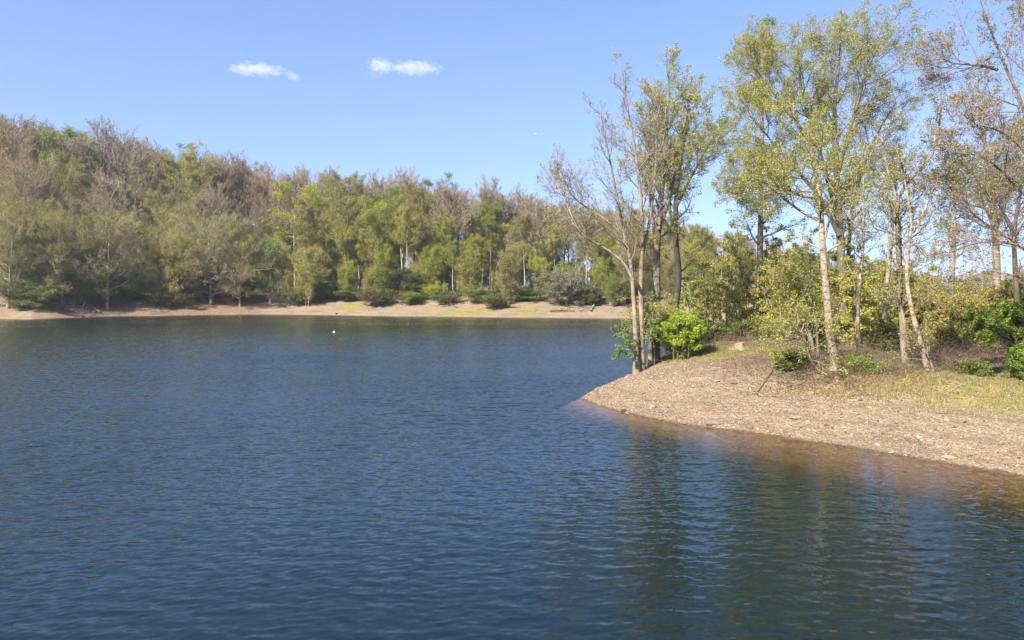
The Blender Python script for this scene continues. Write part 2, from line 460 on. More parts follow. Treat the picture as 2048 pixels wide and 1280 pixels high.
class Buf:
    def __init__(s):
        s.v, s.f, s.m, s.n = [], [], [], 0
    def add(s, v, f, m=0):
        s.v.append(v); s.f.append(f + s.n); s.m.append(np.full(len(f), m)); s.n += len(v)
    def tubes(s, P, R, sides=4, m=0):
        B, n, _ = P.shape
        T = np.gradient(P, axis=1); T /= np.linalg.norm(T, axis=2, keepdims=True) + 1e-9
        mean = T.mean(1)
        ref = np.where(np.abs(mean[:, 2:3]) > 0.8, np.array([[1., 0, 0]]), np.array([[0, 0, 1.]]))[:, None, :]
        U = np.cross(T, np.broadcast_to(ref, T.shape)); U /= np.linalg.norm(U, axis=2, keepdims=True) + 1e-9
        V = np.cross(T, U)
        a = np.arange(sides) * 2 * math.pi / sides
        ring = P[:, :, None, :] + R[:, :, None, None] * (np.cos(a)[None, None, :, None] * U[:, :, None, :] + np.sin(a)[None, None, :, None] * V[:, :, None, :])
        idx = np.arange(B * n * sides).reshape(B, n, sides)
        q = np.stack([idx[:, :-1], np.roll(idx, -1, 2)[:, :-1], np.roll(idx, -1, 2)[:, 1:], idx[:, 1:]], -1)
        s.add(ring.reshape(-1, 3), q.reshape(-1, 4), m)
    def leaves(s, C, size, rng, m=1, upbias=0.0, aspect=0.55):
        N = len(C)
        if not N: return
        nrm = rng.normal(size=(N, 3)); nrm[:, 2] += upbias; nrm /= np.linalg.norm(nrm, axis=1, keepdims=True) + 1e-9
        t = np.cross(nrm, rng.normal(size=(N, 3))); t /= np.linalg.norm(t, axis=1, keepdims=True) + 1e-9
        b = np.cross(nrm, t)
        sz = size[:, None]
        v = np.stack([C + t * sz, C + b * sz * aspect + t * sz * .1, C - t * sz, C - b * sz * aspect + t * sz * .1], 1)
        s.add(v.reshape(-1, 3), np.arange(N * 4).reshape(N, 4), m)
    def mesh(s, name, mats):
        return mesh_from(name, np.concatenate(s.v), np.concatenate(s.f), mats, np.concatenate(s.m))

def grow(rng, P0, D, L, r0, r1, n, wig, up):
    B = len(P0)
    P = np.empty((B, n + 1, 3)); P[:, 0] = P0
    d = D.copy()
    step = (L / n)[:, None]
    for i in range(n):
        d = d + wig * rng.normal(size=(B, 3))
        d[:, 2] += up
        d /= np.linalg.norm(d, axis=1, keepdims=True) + 1e-9
        P[:, i + 1] = P[:, i] + d * step
    t = np.linspace(0, 1, n + 1)[None, :]
    R = r0[:, None] * (1 - t) + r1 * t
    return P, R

def children(rng, P, R, Lpar, n, t0, t1, ang, flat=0.0):
    B, k, _ = P.shape
    par = np.repeat(np.arange(B), n)
    j = np.tile(np.arange(n), B)
    t = t0 + (t1 - t0) * (j + rng.random(B * n)) / n
    f = t * (k - 1); i = np.minimum(f.astype(int), k - 2); w = (f - i)[:, None]
    pos = P[par, i] * (1 - w) + P[par, i + 1] * w
    rad = R[par, i] * (1 - w[:, 0]) + R[par, i + 1] * w[:, 0]
    T = P[par, i + 1] - P[par, i]; T /= np.linalg.norm(T, axis=1, keepdims=True) + 1e-9
    ref = np.where(np.abs(T[:, 2:3]) > 0.85, np.array([[1., 0, 0]]), np.array([[0, 0, 1.]]))
    U = np.cross(T, ref); U /= np.linalg.norm(U, axis=1, keepdims=True) + 1e-9
    V = np.cross(T, U)
    if flat > 0:                    # sprays lie flat: branch mostly sideways
        az = np.where(rng.random(B * n) < 0.5, 0, math.pi) + rng.normal(size=B * n) * (1 - flat) * 1.5
    else:
        az = j * 2.39996 + rng.random(B * n) * 1.2 + np.repeat(rng.random(B) * 6.28, n)
    a = np.radians(rng.uniform(ang[0], ang[1], B * n))
    D = np.cos(a)[:, None] * T + np.sin(a)[:, None] * (np.cos(az)[:, None] * U + np.sin(az)[:, None] * V)
    u = (t - t0) / max(t1 - t0, 1e-6)
    return pos, D, rad, u, Lpar[par], par

def profile(kind, u):
    if kind == 'vase': return 1.0 - 0.6 * u
    if kind == 'round': return 0.35 + 0.65 * np.sin(math.pi * (0.22 + 0.72 * u))
    if kind == 'cone': return 1.0 - 0.72 * u
    if kind == 'egg': return 0.42 + 0.58 * np.sin(math.pi * np.clip(0.12 + 0.85 * u, 0, 1)) ** 0.8
    return np.ones_like(u)

def tree_mesh(rng, stems, lv, leaf, limb_mat=0):
    """stems: list of (P[n,3], R[n]); lv: levels of branching; returns trunk Buf per stem, limbs Buf, crown Buf (0 twig, 1 leaf)"""
    trunks = []
    for P, R in stems:
        b = Buf(); b.tubes(P[None], R[None], 9); trunks.append(b)
    limbs, crown = Buf(), Buf()
    leafpts = []
    k = stems[0][0].shape[0]
    P = np.stack([s[0] for s in stems]); R = np.stack([s[1] for s in stems])
    Lp = np.linalg.norm(np.diff(P, axis=1), axis=2).sum(1)
    for i, l in enumerate(lv):
        pos, D, rad, u, Lpar, par = children(rng, P, R, Lp, l['n'], l.get('t0', .25), l.get('t1', 1.0), l['ang'], l.get('flat', 0))
        if i == 0:
            L = l['len'] * profile(l.get('prof', 'round'), u) * rng.uniform(0.7, 1.15, len(u))
        else:
            L = l['ratio'] * Lpar * (1 - 0.45 * u) * rng.uniform(0.6, 1.25, len(u))
        r0 = np.clip(rad * l.get('rr', .6), l['rmin'], l.get('rmax', 1.0))
        P, R = grow(rng, pos, D, L, r0, l['rmin'] * .6, l['seg'], l['wig'], l['up'])
        Lp = L
        (limbs if i < l.get('_', 1) else crown).tubes(P, R, l.get('sides', 3), 0)
        if leaf and i >= leaf['from']:
            B, k, _ = P.shape
            m = leaf['per']
            par = np.repeat(np.arange(B), m)
            f = rng.uniform(.15, 1, B * m) * (k - 1); ii = np.minimum(f.astype(int), k - 2); w = (f - ii)[:, None]
            c = P[par, ii] * (1 - w) + P[par, ii + 1] * w + rng.normal(size=(B * m, 3)) * leaf['spread']
            if 'keep' in leaf:
                h = c[:, 2]
                c = c[rng.random(len(c)) < leaf['keep'](c)]
            leafpts.append(c)
    lb = Buf()
    if leafpts:
        c = np.concatenate(leafpts)
        lb.leaves(c, leaf['size'] * rng.uniform(.6, 1.35, len(c)), rng, 0, leaf.get('upbias', 0.3), leaf.get('aspect', .55))
    return trunks, limbs, crown, lb

# ------------------------------------------------------------------ objects
def tag(o, label=None, cat=None, group=None, kind=None):
    if label: o["label"] = label
    if cat: o["category"] = cat
    if group: o["group"] = group
    if kind: o["kind"] = kind
    return o

def link(name, me, parent=None, loc=None):
    o = bpy.data.objects.new(name, me)
    COL.objects.link(o)
    if parent is not None: o.parent = parent
    if loc is not None: o.location = loc
    return o

def empty(name, loc, rz=0.0):
    o = bpy.data.objects.new(name, None)
    o.empty_display_size = 0.2
    o.location = loc; o.rotation_euler = (0, 0, rz)
    COL.objects.link(o)
    return o

def structure(o):
    o["kind"] = "structure"; return o

# ------------------------------------------------------------------ ground and water
ang = np.concatenate([np.linspace(-180, -42, 40)[:-1], np.linspace(-42, 42, 440), np.linspace(42, 180, 40)[1:-1]])
rad = np.concatenate([np.arange(2.0, 14, 0.5), np.arange(14, 62, 0.12), np.arange(62, 210, 0.9), 210 * 1.09 ** np.arange(0, 40)])
AA, RR = np.meshgrid(np.radians(ang), rad, indexing='xy')
GX, GY = (RR * np.sin(AA)), (RR * np.cos(AA))
nr, na = GX.shape
gz, gfar, gback, gfront = land(GX.ravel(), GY.ravel(), full=True)
idx = np.arange(nr * na).reshape(nr, na)
nxt = np.roll(idx, -1, 1)
quads = np.stack([idx[:-1], idx[1:], nxt[1:], nxt[:-1]], -1).reshape(-1, 4)[:, ::-1]
me = mesh_from("ground", np.stack([GX.ravel(), GY.ravel(), gz], 1), quads, [M_GROUND])
gx, gy = GX.ravel(), GY.ravel()
near = np.minimum(gfront, gback) < gfar
n1 = fbm(gx / 3.0, gy / 3.0, 51) - .5
gravel = np.where(near, 1 - smooth(5.4, 8.2, gfront + n1 * 4.0), 1 - smooth(7, 11, gfar + n1 * 4))
litter_shade_px = 1024 + FPX * gx / np.maximum(gy, 1)
gravel = np.where((~near) & (gy > 90), gravel * (1 - .72 * smooth(60, 130, litter_shade_px) * (1 - smooth(500, 570, litter_shade_px))), gravel)  # brown litter, also darkening the left beach in place of tree shade
gravel = np.where(gz < 0, 1.0, gravel)
def blob(x, y, c, rx, ry):
    return np.exp(-(((x - c[0]) / rx) ** 2 + ((y - c[1]) / ry) ** 2))
GRASS_SPOTS = [(hit(1470, 700), 3.4, 3.6), (hit(2040, 770), 3.6, 3.4), (hit(1385, 705), 1.8, 1.5), (hit(1900, 745), 3.2, 2.2), (hit(2000, 745), 3.5, 2.5)]
grass = np.zeros_like(gx)
for c, rx, ry in GRASS_SPOTS:
    grass = np.maximum(grass, blob(gx, gy, c, rx, ry))
for p, rx, ry in [((715, 612), 5, 2), ((940, 624), 7, 2.0), ((1060, 622), 3, 2)]:
    grass = np.maximum(grass, blob(gx, gy, hit(*p), rx, ry))
grass = np.where(gz < 0.02, 0, grass)
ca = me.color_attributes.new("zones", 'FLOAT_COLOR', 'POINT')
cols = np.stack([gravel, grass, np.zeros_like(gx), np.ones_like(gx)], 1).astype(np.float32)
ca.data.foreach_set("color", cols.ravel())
g_o = structure(link("ground", me))

# the lake: a sheet with real wind ripples, finer near the camera's side of the lake
wang = np.radians(np.concatenate([np.linspace(-75, -37, 60)[:-1], np.linspace(-37, 37, 500), np.linspace(37, 75, 60)[1:]]))
wrad = np.concatenate([np.arange(3, 9, .12), np.arange(9, 30, .032), np.arange(30, 60, .06), np.arange(60, 100, .12), np.arange(100, 190, .25)])
WA, WR = np.meshgrid(wang, wrad, indexing='xy')
wx, wy = (WR * np.sin(WA)).ravel(), (WR * np.cos(WA)).ravel()
cz = land(wx[::1], wy[::1])
rw = np.random.default_rng(3)
hz = np.zeros_like(wx)
amp_gust = 0.35 + 1.25 * smooth(.25, .8, fbm(wx / 22 + 3, wy / 34, 71)) * (.6 + .8 * fbm(wx / 5, wy / 9, 72))
slope2 = 0.0
cell = np.interp(WR.ravel(), [9, 29, 31, 59, 61, 99, 101], [.032, .034, .06, .06, .12, .12, .25])
for k in range(60):
    lam = 0.13 * (0.95 / 0.13) ** (rw.random() ** 1.6)
    th = math.radians(rw.normal() * 26 + 6)                     # crests run roughly across the view
    kk = 2 * math.pi / lam
    slope = 0.0195 * (lam / 0.4) ** (-.1)
    res = smooth(0.45, 0.25, cell / lam)
    ph = rw.random() * 6.28
    w1 = kk * (wx * math.sin(th) + wy * math.cos(th)) + ph + 1.5 * np.sin(wx * .31 + k) + 1.5 * np.sin(wy * .23 + 2.1 * k)
    hz += slope / kk * np.sin(w1) * res
hz *= amp_gust * (0.15 + 0.85 * smooth(0.1, 1.6, -cz))
widx = np.arange(len(wx)).reshape(WR.shape)
wq = np.stack([widx[:-1, :-1], widx[:-1, 1:], widx[1:, 1:], widx[1:, :-1]], -1).reshape(-1, 4)
wq = wq[cz[wq].min(1) < 0.04]
used, inv = np.unique(wq, return_inverse=True)
wme = mesh_from("water", np.stack([wx[used], wy[used], hz[used]], 1), inv.reshape(-1, 4), [M_WATER])
da = wme.attributes.new("depth", 'FLOAT', 'POINT')
da.data.foreach_set("value", np.maximum(0, -cz[used]).astype(np.float32))
dc = wme.attributes.new("chop", 'FLOAT', 'POINT')       # ripples too fine for the sheet; leans normals to the camera to mirror sky
dc.data.foreach_set("value", smooth(9, 42, WR.ravel()[used]).astype(np.float32))
structure(link("water", wme))

# ------------------------------------------------------------------ far forest: kinds of tree, built once
def straight(rng, H, r, lean=0.02, n=14, r_top=0.02, wig=0.02):
    P, R = grow(rng, np.zeros((1, 3)), np.array([[rng.normal() * lean, rng.normal() * lean, 1.0]]), np.array([H]), np.array([r]), r_top, n, wig, 0.03)
    P[0, 0, 2] -= 0.4
    R[0, 0] *= 1.35
    return P[0], R[0]

def forked(rng, H, r, forks=3, h0=.35, spread=.35):
    s = [straight(rng, H * h0 * 1.05, r, .03, r_top=r * .75)]
    return s

KINDS = {}
def kind(name, seed, H, r, lv, leaf, stems=1, spread=0.0, trunk_top=1.0):
    rng = np.random.default_rng(seed)
    st = []
    for i in range(stems):
        P, R = straight(rng, H * trunk_top * (1 if i == 0 else rng.uniform(.7, .98)), r * (1 if i == 0 else rng.uniform(.55, .9)), .02 + spread, r_top=r * .12)
        if i: P = P + np.array([rng.normal() * .3, rng.normal() * .3, 0])
        st.append((P, R))
    tr, limbs, crown, lb = tree_mesh(rng, st, lv, leaf)
    tb = Buf()
    for b in tr + [limbs]:
        for v, f, m in zip(b.v, b.f, b.m):
            pass
    tb = Buf()
    for b in tr + [limbs]:
        if b.n: tb.add(np.concatenate(b.v), np.concatenate(b.f), 0)
    cb = Buf()
    if crown.n: cb.add(np.concatenate(crown.v), np.concatenate(crown.f), 0)
    if lb.n: cb.add(np.concatenate(lb.v), np.concatenate(lb.f), 1)
    top = max(v[:, 2].max() for v in cb.v)
    xs = np.concatenate([v for v in cb.v])
    wid = np.percentile(np.hypot(xs[:, 0], xs[:, 1]), 96) * 2
    KINDS[name] = (tb.mesh(name + " trunk", [M_BARK]), cb.mesh(name + " crown", [M_TWIG, M_LEAF]), top, wid)

def LV(n1, L, a1, up1, n2, n3, n4, t0=.42, prof='round', ratio=(.45, .45, .5), tw=.012, a=(35, 55), up=.08, flat=0, wig=.13):
    out = [dict(n=n1, t0=t0, len=L, prof=prof, ang=a1, up=up1, wig=wig, seg=6, rmin=.03, rr=.5, sides=4)]
    for k, (n, q) in enumerate(((n2, ratio[0]), (n3, ratio[1]), (n4, ratio[2]))):
        if n: out.append(dict(n=n, t0=.2, ratio=q, ang=a, up=up, wig=wig, seg=(4, 3, 2)[k], rmin=(tw * 1.7, tw * 1.25, tw)[k], rr=.55, flat=flat))
    return out

for s in (0, 1, 2):
    # tall forest beech, still bare, fan of rising branches
    kind(f"bare{s}", 100 + s, 23, .27, LV(34, 9.0, (22, 48), .09, 9, 7, 6, t0=.38 + .06 * s, prof='vase', tw=.015, a=(22, 45), wig=.10), None, trunk_top=.74)
    # the same breaking into leaf
    kind(f"bud{s}", 120 + s, 22, .25, LV(30, 7.4, (35, 65), .08, 8, 6, 4, t0=.34, prof='round', tw=.014),
         dict(**{'from': 2}, per=7, size=.072, spread=.2, upbias=.5), trunk_top=.84)
    # full fresh leaf in flat layers
    kind(f"leafy{s}", 140 + s, 20, .25, LV(26, 6.4, (60, 88), .03, 7, 5, 0, t0=.25, prof='egg', flat=.6, tw=.014, up=.0),
         dict(**{'from': 1}, per=20, size=.105, spread=.26, upbias=1.2))
    # broad shore tree branching low
    kind(f"broad{s}", 160 + s, 15, .30, LV(34, 8.4, (50, 85), .06, 9, 7, 4, t0=.10, prof='egg', tw=.014, wig=.17),
         dict(**{'from': 2}, per=5, size=.06, spread=.18, upbias=.4))
    # young tree / tall shrub
    kind(f"young{s}", 180 + s, 10, .13, LV(30, 4.2, (30, 62), .10, 7, 5, 0, t0=.04, prof='egg', tw=.012, flat=.1),
         dict(**{'from': 1}, per=12, size=.078, spread=.24, upbias=.5), stems=2, spread=.06)
    # leafy rounded shrub
    kind(f"shrub{s}", 240 + s, 5, .06, LV(12, 2.0, (25, 70), .05, 7, 5, 0, t0=.05, prof='', tw=.011, a=(25, 55)),
         dict(**{'from': 1}, per=11, size=.065, spread=.2, upbias=.4), stems=9, spread=.32)
    # slim tall forest tree: long bare trunk, small airy crown
    kind(f"slim{s}", 220 + s, 22, .20, LV(22, 5.0, (35, 62), .08, 7, 6, 4, t0=.50 + .05 * s, prof='round', tw=.014),
         dict(**{'from': 2}, per=7, size=.072, spread=.2, upbias=.5), trunk_top=.88)
    # fine twiggy willow bush from many stems
    kind(f"bush{s}", 200 + s, 4.6, .05, LV(9, 2.2, (20, 50), .08, 6, 5, 0, t0=.1, prof='', tw=.010, a=(20, 45)),
         dict(**{'from': 1}, per=5, size=.07, spread=.10, upbias=.3), stems=13, spread=.42)

def shore_Y(px):
    xs = [1024 + FPX * p[0] / p[1] for p in far_line[2:-2]]; ys = [p[1] for p in far_line[2:-2]]
    return float(np.interp(px, xs, ys))

TREE_N = [0]
def far_tree(kind_name, px, top, off, leafc, twigc, label, group=None, bark=(0.2, 0.165, 0.13), width=None, name="tree", Y=None, wf=1.0):
    rng = random.Random(int(px * 13 + off * 7 + top))
    Y = shore_Y(px) + off if Y is None else Y
    x = (px - 1024) / FPX * Y
    z = ground(x, Y)
    tm, cm, H, W = KINDS[kind_name]
    want = at(px, top, Y)[2] - z
    s = max(want, 1.0) / H
    sxy = s * wf if width is None else (width * Y / FPX) / W
    r = empty(name, (x, Y, z - 0.05), rng.uniform(0, 6.28))
    r.scale = (sxy, sxy, s)
    tag(r, label, "bush" if name in ("bush", "shrub") else "tree", group)
    a = link("trunk" if name not in ("bush", "shrub") else "stems", tm, r); a.color = (*bark, 1)
    c = link("crown" if name not in ("bush", "shrub") else "foliage", cm, r)
    k = rng.uniform(.88, 1.12)
    c.color = (leafc[0] * k, leafc[1] * k, leafc[2] * k, 1); c["twig_tint"] = [twigc[0] * k, twigc[1] * k, twigc[2] * k]
    TREE_N[0] += 1
    return r

# leaf colours and twig colours
OLIVE, YEL, GRN, LIME, DARK, BLUE, GOLD, PALE = (.265, .24, .095), (.33, .31, .08), (.20, .24, .055), (.31, .34, .04), (.175, .20, .07), (.16, .22, .095), (.30, .26, .085), (.25, .28, .11)
TBROWN, TGREY, TRED, TOLIVE, TDARK = (.27, .215, .145), (.30, .265, .21), (.275, .205, .135), (.26, .215, .11), (.17, .13, .085)
PTRUNK, GTRUNK, DTRUNK = (.40, .34, .27), (.27, .23, .185), (.14, .115, .09)

F = [  # kind, px, top, metres behind the far waterline, leaf, twig, bark, label
 ("bud0", -40, 200, 52, OLIVE, TBROWN, GTRUNK, "brownish budding tree at the left end of the far ridge"),
 ("bud1", 58, 222, 54, OLIVE, TBROWN, GTRUNK, "olive brown budding tree on the high left ridge, pale trunk showing below its crown"),
 ("bare1", 108, 236, 55, OLIVE, TBROWN, GTRUNK, "brown bare crown just left of the bright green tree on the high ridge"),
 ("leafy0", 146, 247, 47, GRN, TBROWN, GTRUNK, "bright green leafy tree on the high left ridge beside the tall bare grey tree"),
 ("bare0", 213, 226, 48, OLIVE, TGREY, DTRUNK, "tall bare grey tree with dark forked trunk standing above the left ridge line"),
 ("bare2", 270, 258, 52, OLIVE, TRED, GTRUNK, "reddish brown bare tree right of the tall bare grey tree on the ridge"),
 ("bare1", 312, 270, 54, OLIVE, TRED, GTRUNK, "second reddish brown bare tree right of the tall bare grey tree"),
 ("bud2", 352, 274, 46, YEL, TGREY, PTRUNK, "yellow green budding tree with pale spreading branches on the left ridge"),
 ("leafy1", 410, 288, 58, PALE, TBROWN, GTRUNK, "small pale green treetop poking up behind the brown ridge trees"),
 ("bare0", 440, 300, 53, OLIVE, TBROWN, GTRUNK, "brown bare tree on the ridge right of the pale green treetop"),
 ("bare2", 492, 304, 52, OLIVE, TRED, GTRUNK, "rust brown bare tree on the descending ridge, left of the leafy yellow green tree"),
 ("bare1", 545, 318, 50, OLIVE, TRED, GTRUNK, "dense rust brown bare crown directly behind the leafy yellow green tree"),
 ("bare0", 602, 326, 50, OLIVE, TGREY, GTRUNK, "thin grey bare tree above the right shoulder of the yellow green tree"),
 ("leafy2", 590, 354, 24, LIME, TOLIVE, GTRUNK, "tall leafy yellow green tree in full spring leaf in front of the brown ridge"),
 ("bare2", 655, 330, 40, OLIVE, TGREY, GTRUNK, "bare grey tree with sky gaps right of the yellow green tree"),
 ("bud0", 700, 336, 20, OLIVE, TOLIVE, PTRUNK, "tall olive budding tree on one long pale straight trunk above the bay"),
 ("bare1", 752, 332, 44, OLIVE, TBROWN, GTRUNK, "brown bare ridge tree between the olive tree and the vivid green crown"),
 ("leafy0", 776, 372, 30, (.08, .19, .02), TBROWN, GTRUNK, "tree with vivid green round crown high on a slim trunk in mid hillside"),
 ("bare0", 806, 328, 42, OLIVE, TBROWN, GTRUNK, "tall brown bare tree rising above the vivid green crown"),
 ("bud1", 840, 352, 26, OLIVE, TOLIVE, PTRUNK, "olive budding tree with white streaked trunk reaching down to the beach path"),
 ("leafy1", 876, 344, 44, GRN, TBROWN, GTRUNK, "dark green leafy treetop on the ridge left of the big fan shaped bare crown"),
 ("bare2", 908, 362, 22, OLIVE, TRED, PTRUNK, "big fan shaped reddish bare crown on a pale trunk in mid hillside"),
 ("bare0", 985, 347, 36, OLIVE, TGREY, GTRUNK, "tall grey brown bare tree with the highest crown on the middle ridge"),
 ("bare1", 1030, 362, 38, OLIVE, TBROWN, GTRUNK, "brown bare tree just right of the highest crown on the middle ridge"),
 ("bare2", 1078, 384, 24, OLIVE, TBROWN, PTRUNK, "brown bare tree with pale lower trunk above the bright young beech"),
 ("bare0", 1128, 392, 34, OLIVE, TBROWN, GTRUNK, "slender bare tree on the ridge where the sky shows between trunks"),
 ("bud2", 1172, 402, 26, OLIVE, TBROWN, PTRUNK, "budding tree with two toned trunk behind the grey white bush"),
 ("bare1", 1215, 402, 34, OLIVE, TBROWN, GTRUNK, "brown bare tree behind the outermost branches of the point's twin trunk tree"),
 ("bud0", 1262, 410, 26, GOLD, TBROWN, GTRUNK, "golden budding tree seen through the twin trunk tree on the point"),
 ("bud1", 1330, 428, 22, OLIVE, TBROWN, GTRUNK, "olive tree across the water behind the two trunks on the point"),
 ("bud2", 1400, 440, 22, YEL, TOLIVE, GTRUNK, "round yellow olive tree across the water right of the point's trunks"),
 ("bud0", 1470, 456, 24, OLIVE, TBROWN, GTRUNK, "olive brown tree across the bay above the stump"),
 ("bare1", 1540, 470, 26, OLIVE, TBROWN, GTRUNK, "dark brown tree across the bay behind the birch's left branches"),
 ("bud1", 1605, 482, 26, GRN, TBROWN, GTRUNK, "greenish tree across the bay just left of the white birch trunk"),
 ("bud2", 1690, 500, 28, YEL, TBROWN, GTRUNK, "yellow olive tree across the bay right of the white birch trunk"),
 ("broad0", 16, 392, 6, OLIVE, TGREY, GTRUNK, "grey brown shore tree at the left edge above the sandy spit"),
 ("broad1", 125, 392, 7, OLIVE, TOLIVE, GTRUNK, "broad olive shore tree behind the driftwood heap"),
 ("broad2", 214, 404, 4, OLIVE, TGREY, PTRUNK, "wide shore tree with grey twisting branches and short thick trunk on the left beach"),
 ("broad0", 352, 430, 5, YEL, TOLIVE, DTRUNK, "yellow olive shore tree on two dark slim trunks"),
 ("broad1", 422, 402, 6, OLIVE, TGREY, GTRUNK, "grey brown shore tree with upswept branches right of the two slim trunks"),
 ("broad2", 480, 436, 5, OLIVE, TBROWN, GTRUNK, "brown shore tree leaning over the shaded beach's right end"),
 ("broad1", 62, 362, 20, YEL, TOLIVE, GTRUNK, "olive yellow round crown behind the leftmost shore trees"),
 ("broad0", 245, 392, 20, YEL, TOLIVE, GTRUNK, "yellow green round crown behind the tree with grey twisting branches"),
 ("broad2", 332, 398, 22, OLIVE, TOLIVE, GTRUNK, "olive round crown on the slope behind the two slim trunks"),
 ("young0", 540, 470, 7, BLUE, TOLIVE, GTRUNK, "blue green dense young tree beside the shaded beach"),
 ("young1", 616, 484, 6, YEL, TGREY, PTRUNK, "yellow topped young tree with thin pale curved trunk at the beach edge"),
 ("young2", 700, 500, 18, LIME, TOLIVE, GTRUNK, "yellow green young tree behind the dark evergreen shrubs"),
 ("young0", 765, 480, 16, LIME, TOLIVE, GTRUNK, "bright lime young beech above the fuzzy round bush"),
 ("young1", 862, 482, 14, LIME, TOLIVE, GTRUNK, "bright green young beech right of the white streaked trunk"),
 ("young2", 935, 492, 12, YEL, TBROWN, GTRUNK, "yellow brown young tree between the two pale green willow bushes"),
 ("young0", 1020, 486, 8, OLIVE, TBROWN, GTRUNK, "brownish olive young beech above the second willow bush"),
 ("young1", 1080, 508, 12, LIME, TOLIVE, GTRUNK, "brilliant lime young beech left of the grey white bush"),
 ("young2", 1200, 508, 10, LIME, TOLIVE, GTRUNK, "brilliant lime young beech right of the grey white bush"),
 ("young0", 1225, 548, 6, GRN, TOLIVE, GTRUNK, "dark green young tree above the fallen grey trunk"),
 ("young1", 1385, 528, 6, GRN, TOLIVE, GTRUNK, "green young tree across the water behind the bright bush on the point"),
 ("young2", 1300, 520, 10, OLIVE, TOLIVE, GTRUNK, "olive young tree across the water between the trunks on the point"),
]
for k, px, top, off, lc, tc_, bk, lab in F:
    far_tree(k, px, top, off, lc, tc_, lab, None, bk, name="tree", wf=1.0 if k[:4] != 'bare' else .95)

S = [  # shrubs: kind, px, top, off, width px, leaf, twig, label
 ("bush0", 592, 570, 4, 95, (.11, .12, .05), TOLIVE, "grey green low bush at the shady end of the pale beach"),
 ("shrub1", 655, 556, 8, 110, (.12,.18,.045), TDARK, "dark green shrub left of the grassy bank on the far beach"),
 ("shrub2", 712, 574, 8, 80, DARK, TDARK, "smaller dark green shrub touching the grassy bank"),
 ("bush1", 757, 572, 4, 84, (.105, .11, .04), TBROWN, "fuzzy round brown green bush standing on the far beach"),
 ("shrub0", 806, 530, 8, 96, (.09, .11, .025), TOLIVE, "olive shrub behind the fuzzy round bush"),
 ("shrub2", 822, 578, 5, 60, GRN, TOLIVE, "low leafy green shrub right of the fuzzy round bush"),
 ("bush2", 893, 576, 5, 64, (.13, .17, .05), TOLIVE, "pale green willow bush over the tangled roots"),
 ("bush0", 990, 582, 3, 84, (.125, .16, .045), TOLIVE, "pale green willow bush at the waterline edge of the beach"),
 ("bush1", 1126, 528, 4, 110, (.20, .20, .13), TGREY, "large grey white twiggy bush on the far beach"),
 ("shrub1", 1180, 560, 5, 70, DARK, TDARK, "dark green shrub tucked between the grey white bush and fallen trunk"),
 ("shrub0", 1255, 556, 5, 70, (.13, .14, .04), TOLIVE, "pale olive shrub on the far beach beside the point's twin trunks"),
 ("shrub2", 870, 560, 8, 70, LIME, TOLIVE, "small lime green shrub behind the first willow bush"),
 ("shrub1", 960, 570, 7, 66, GRN, TOLIVE, "small green shrub between the two willow bushes"),
 ("shrub0", 1052, 568, 7, 70, GRN, TOLIVE, "green shrub below the brownish young beech"),
 ("bush2", 330, 575, 5, 90, (.13, .13, .04), TOLIVE, "yellowish low bush under the two slim trunks"),
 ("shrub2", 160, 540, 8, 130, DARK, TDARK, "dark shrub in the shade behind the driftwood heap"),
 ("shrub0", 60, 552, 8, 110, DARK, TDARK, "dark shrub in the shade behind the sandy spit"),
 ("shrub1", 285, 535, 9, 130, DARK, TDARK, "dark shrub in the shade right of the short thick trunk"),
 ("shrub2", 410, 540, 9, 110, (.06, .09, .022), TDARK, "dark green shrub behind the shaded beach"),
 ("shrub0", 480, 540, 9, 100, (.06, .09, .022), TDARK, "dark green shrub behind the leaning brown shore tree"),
]
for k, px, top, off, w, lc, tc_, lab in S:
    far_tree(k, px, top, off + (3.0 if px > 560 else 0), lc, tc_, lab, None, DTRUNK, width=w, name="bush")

# the rest of the wood, row behind row
rng0 = random.Random(7)
GAP = [("young", YEL, TOLIVE), ("young", OLIVE, TOLIVE), ("young", GRN, TOLIVE)]
def filler(n, x0, x1, off0, off1, drop0, drop1, kinds, label, group):
    for i in range(n):
        px = x0 + (x1 - x0) * (i + rng0.uniform(.1, .9)) / n
        off = rng0.uniform(off0, off1)
        k = rng0.choice(kinds)
        ridge = float(np.interp(px, [-300, 0, 100, 213, 300, 400, 540, 650, 800, 985, 1080, 1200, 1330, 1470, 1600, 1700, 1900],
                                    [190, 215, 235, 250, 268, 292, 322, 336, 338, 356, 388, 404, 430, 458, 484, 505, 540]))
        top = ridge + rng0.uniform(drop0, drop1)
        lc, tc_ = k[1], k[2]
        far_tree(k[0] + str(rng0.randrange(3)), px, top, off, lc, tc_, label, group, rng0.choice((GTRUNK, GTRUNK, PTRUNK)))

B_ = [("bare", OLIVE, TBROWN), ("bare", OLIVE, TRED), ("bare", OLIVE, TGREY), ("bud", OLIVE, TBROWN)]
filler(24, -120, 520, 46, 70, 4, 30, B_, "bare or budding brown tree in the crowd along the high left ridge", "brown trees along the left ridge")
filler(18, 250, 700, 20, 38, 130, 190, [("young", OLIVE, TOLIVE), ("young", YEL, TOLIVE), ("young", GRN, TOLIVE)], "olive young tree deep in the wood behind the left shore trees", "young trees deep in the wood")
filler(22, 520, 1260, 32, 62, 6, 34, B_, "bare or budding brown tree in the crowd along the middle ridge", "brown trees along the middle ridge")
filler(30, 560, 1330, 42, 60, 85, 128, GAP, "low olive brown tree on the crest, filling the gap between the tall trunks", "low trees on the crest")
filler(14, 1260, 1780, 26, 60, 0, 30, [("bud", OLIVE, TBROWN), ("bare", OLIVE, TBROWN), ("bud", YEL, TOLIVE)], "olive brown tree in the low wood across the bay behind the point", "trees across the bay")
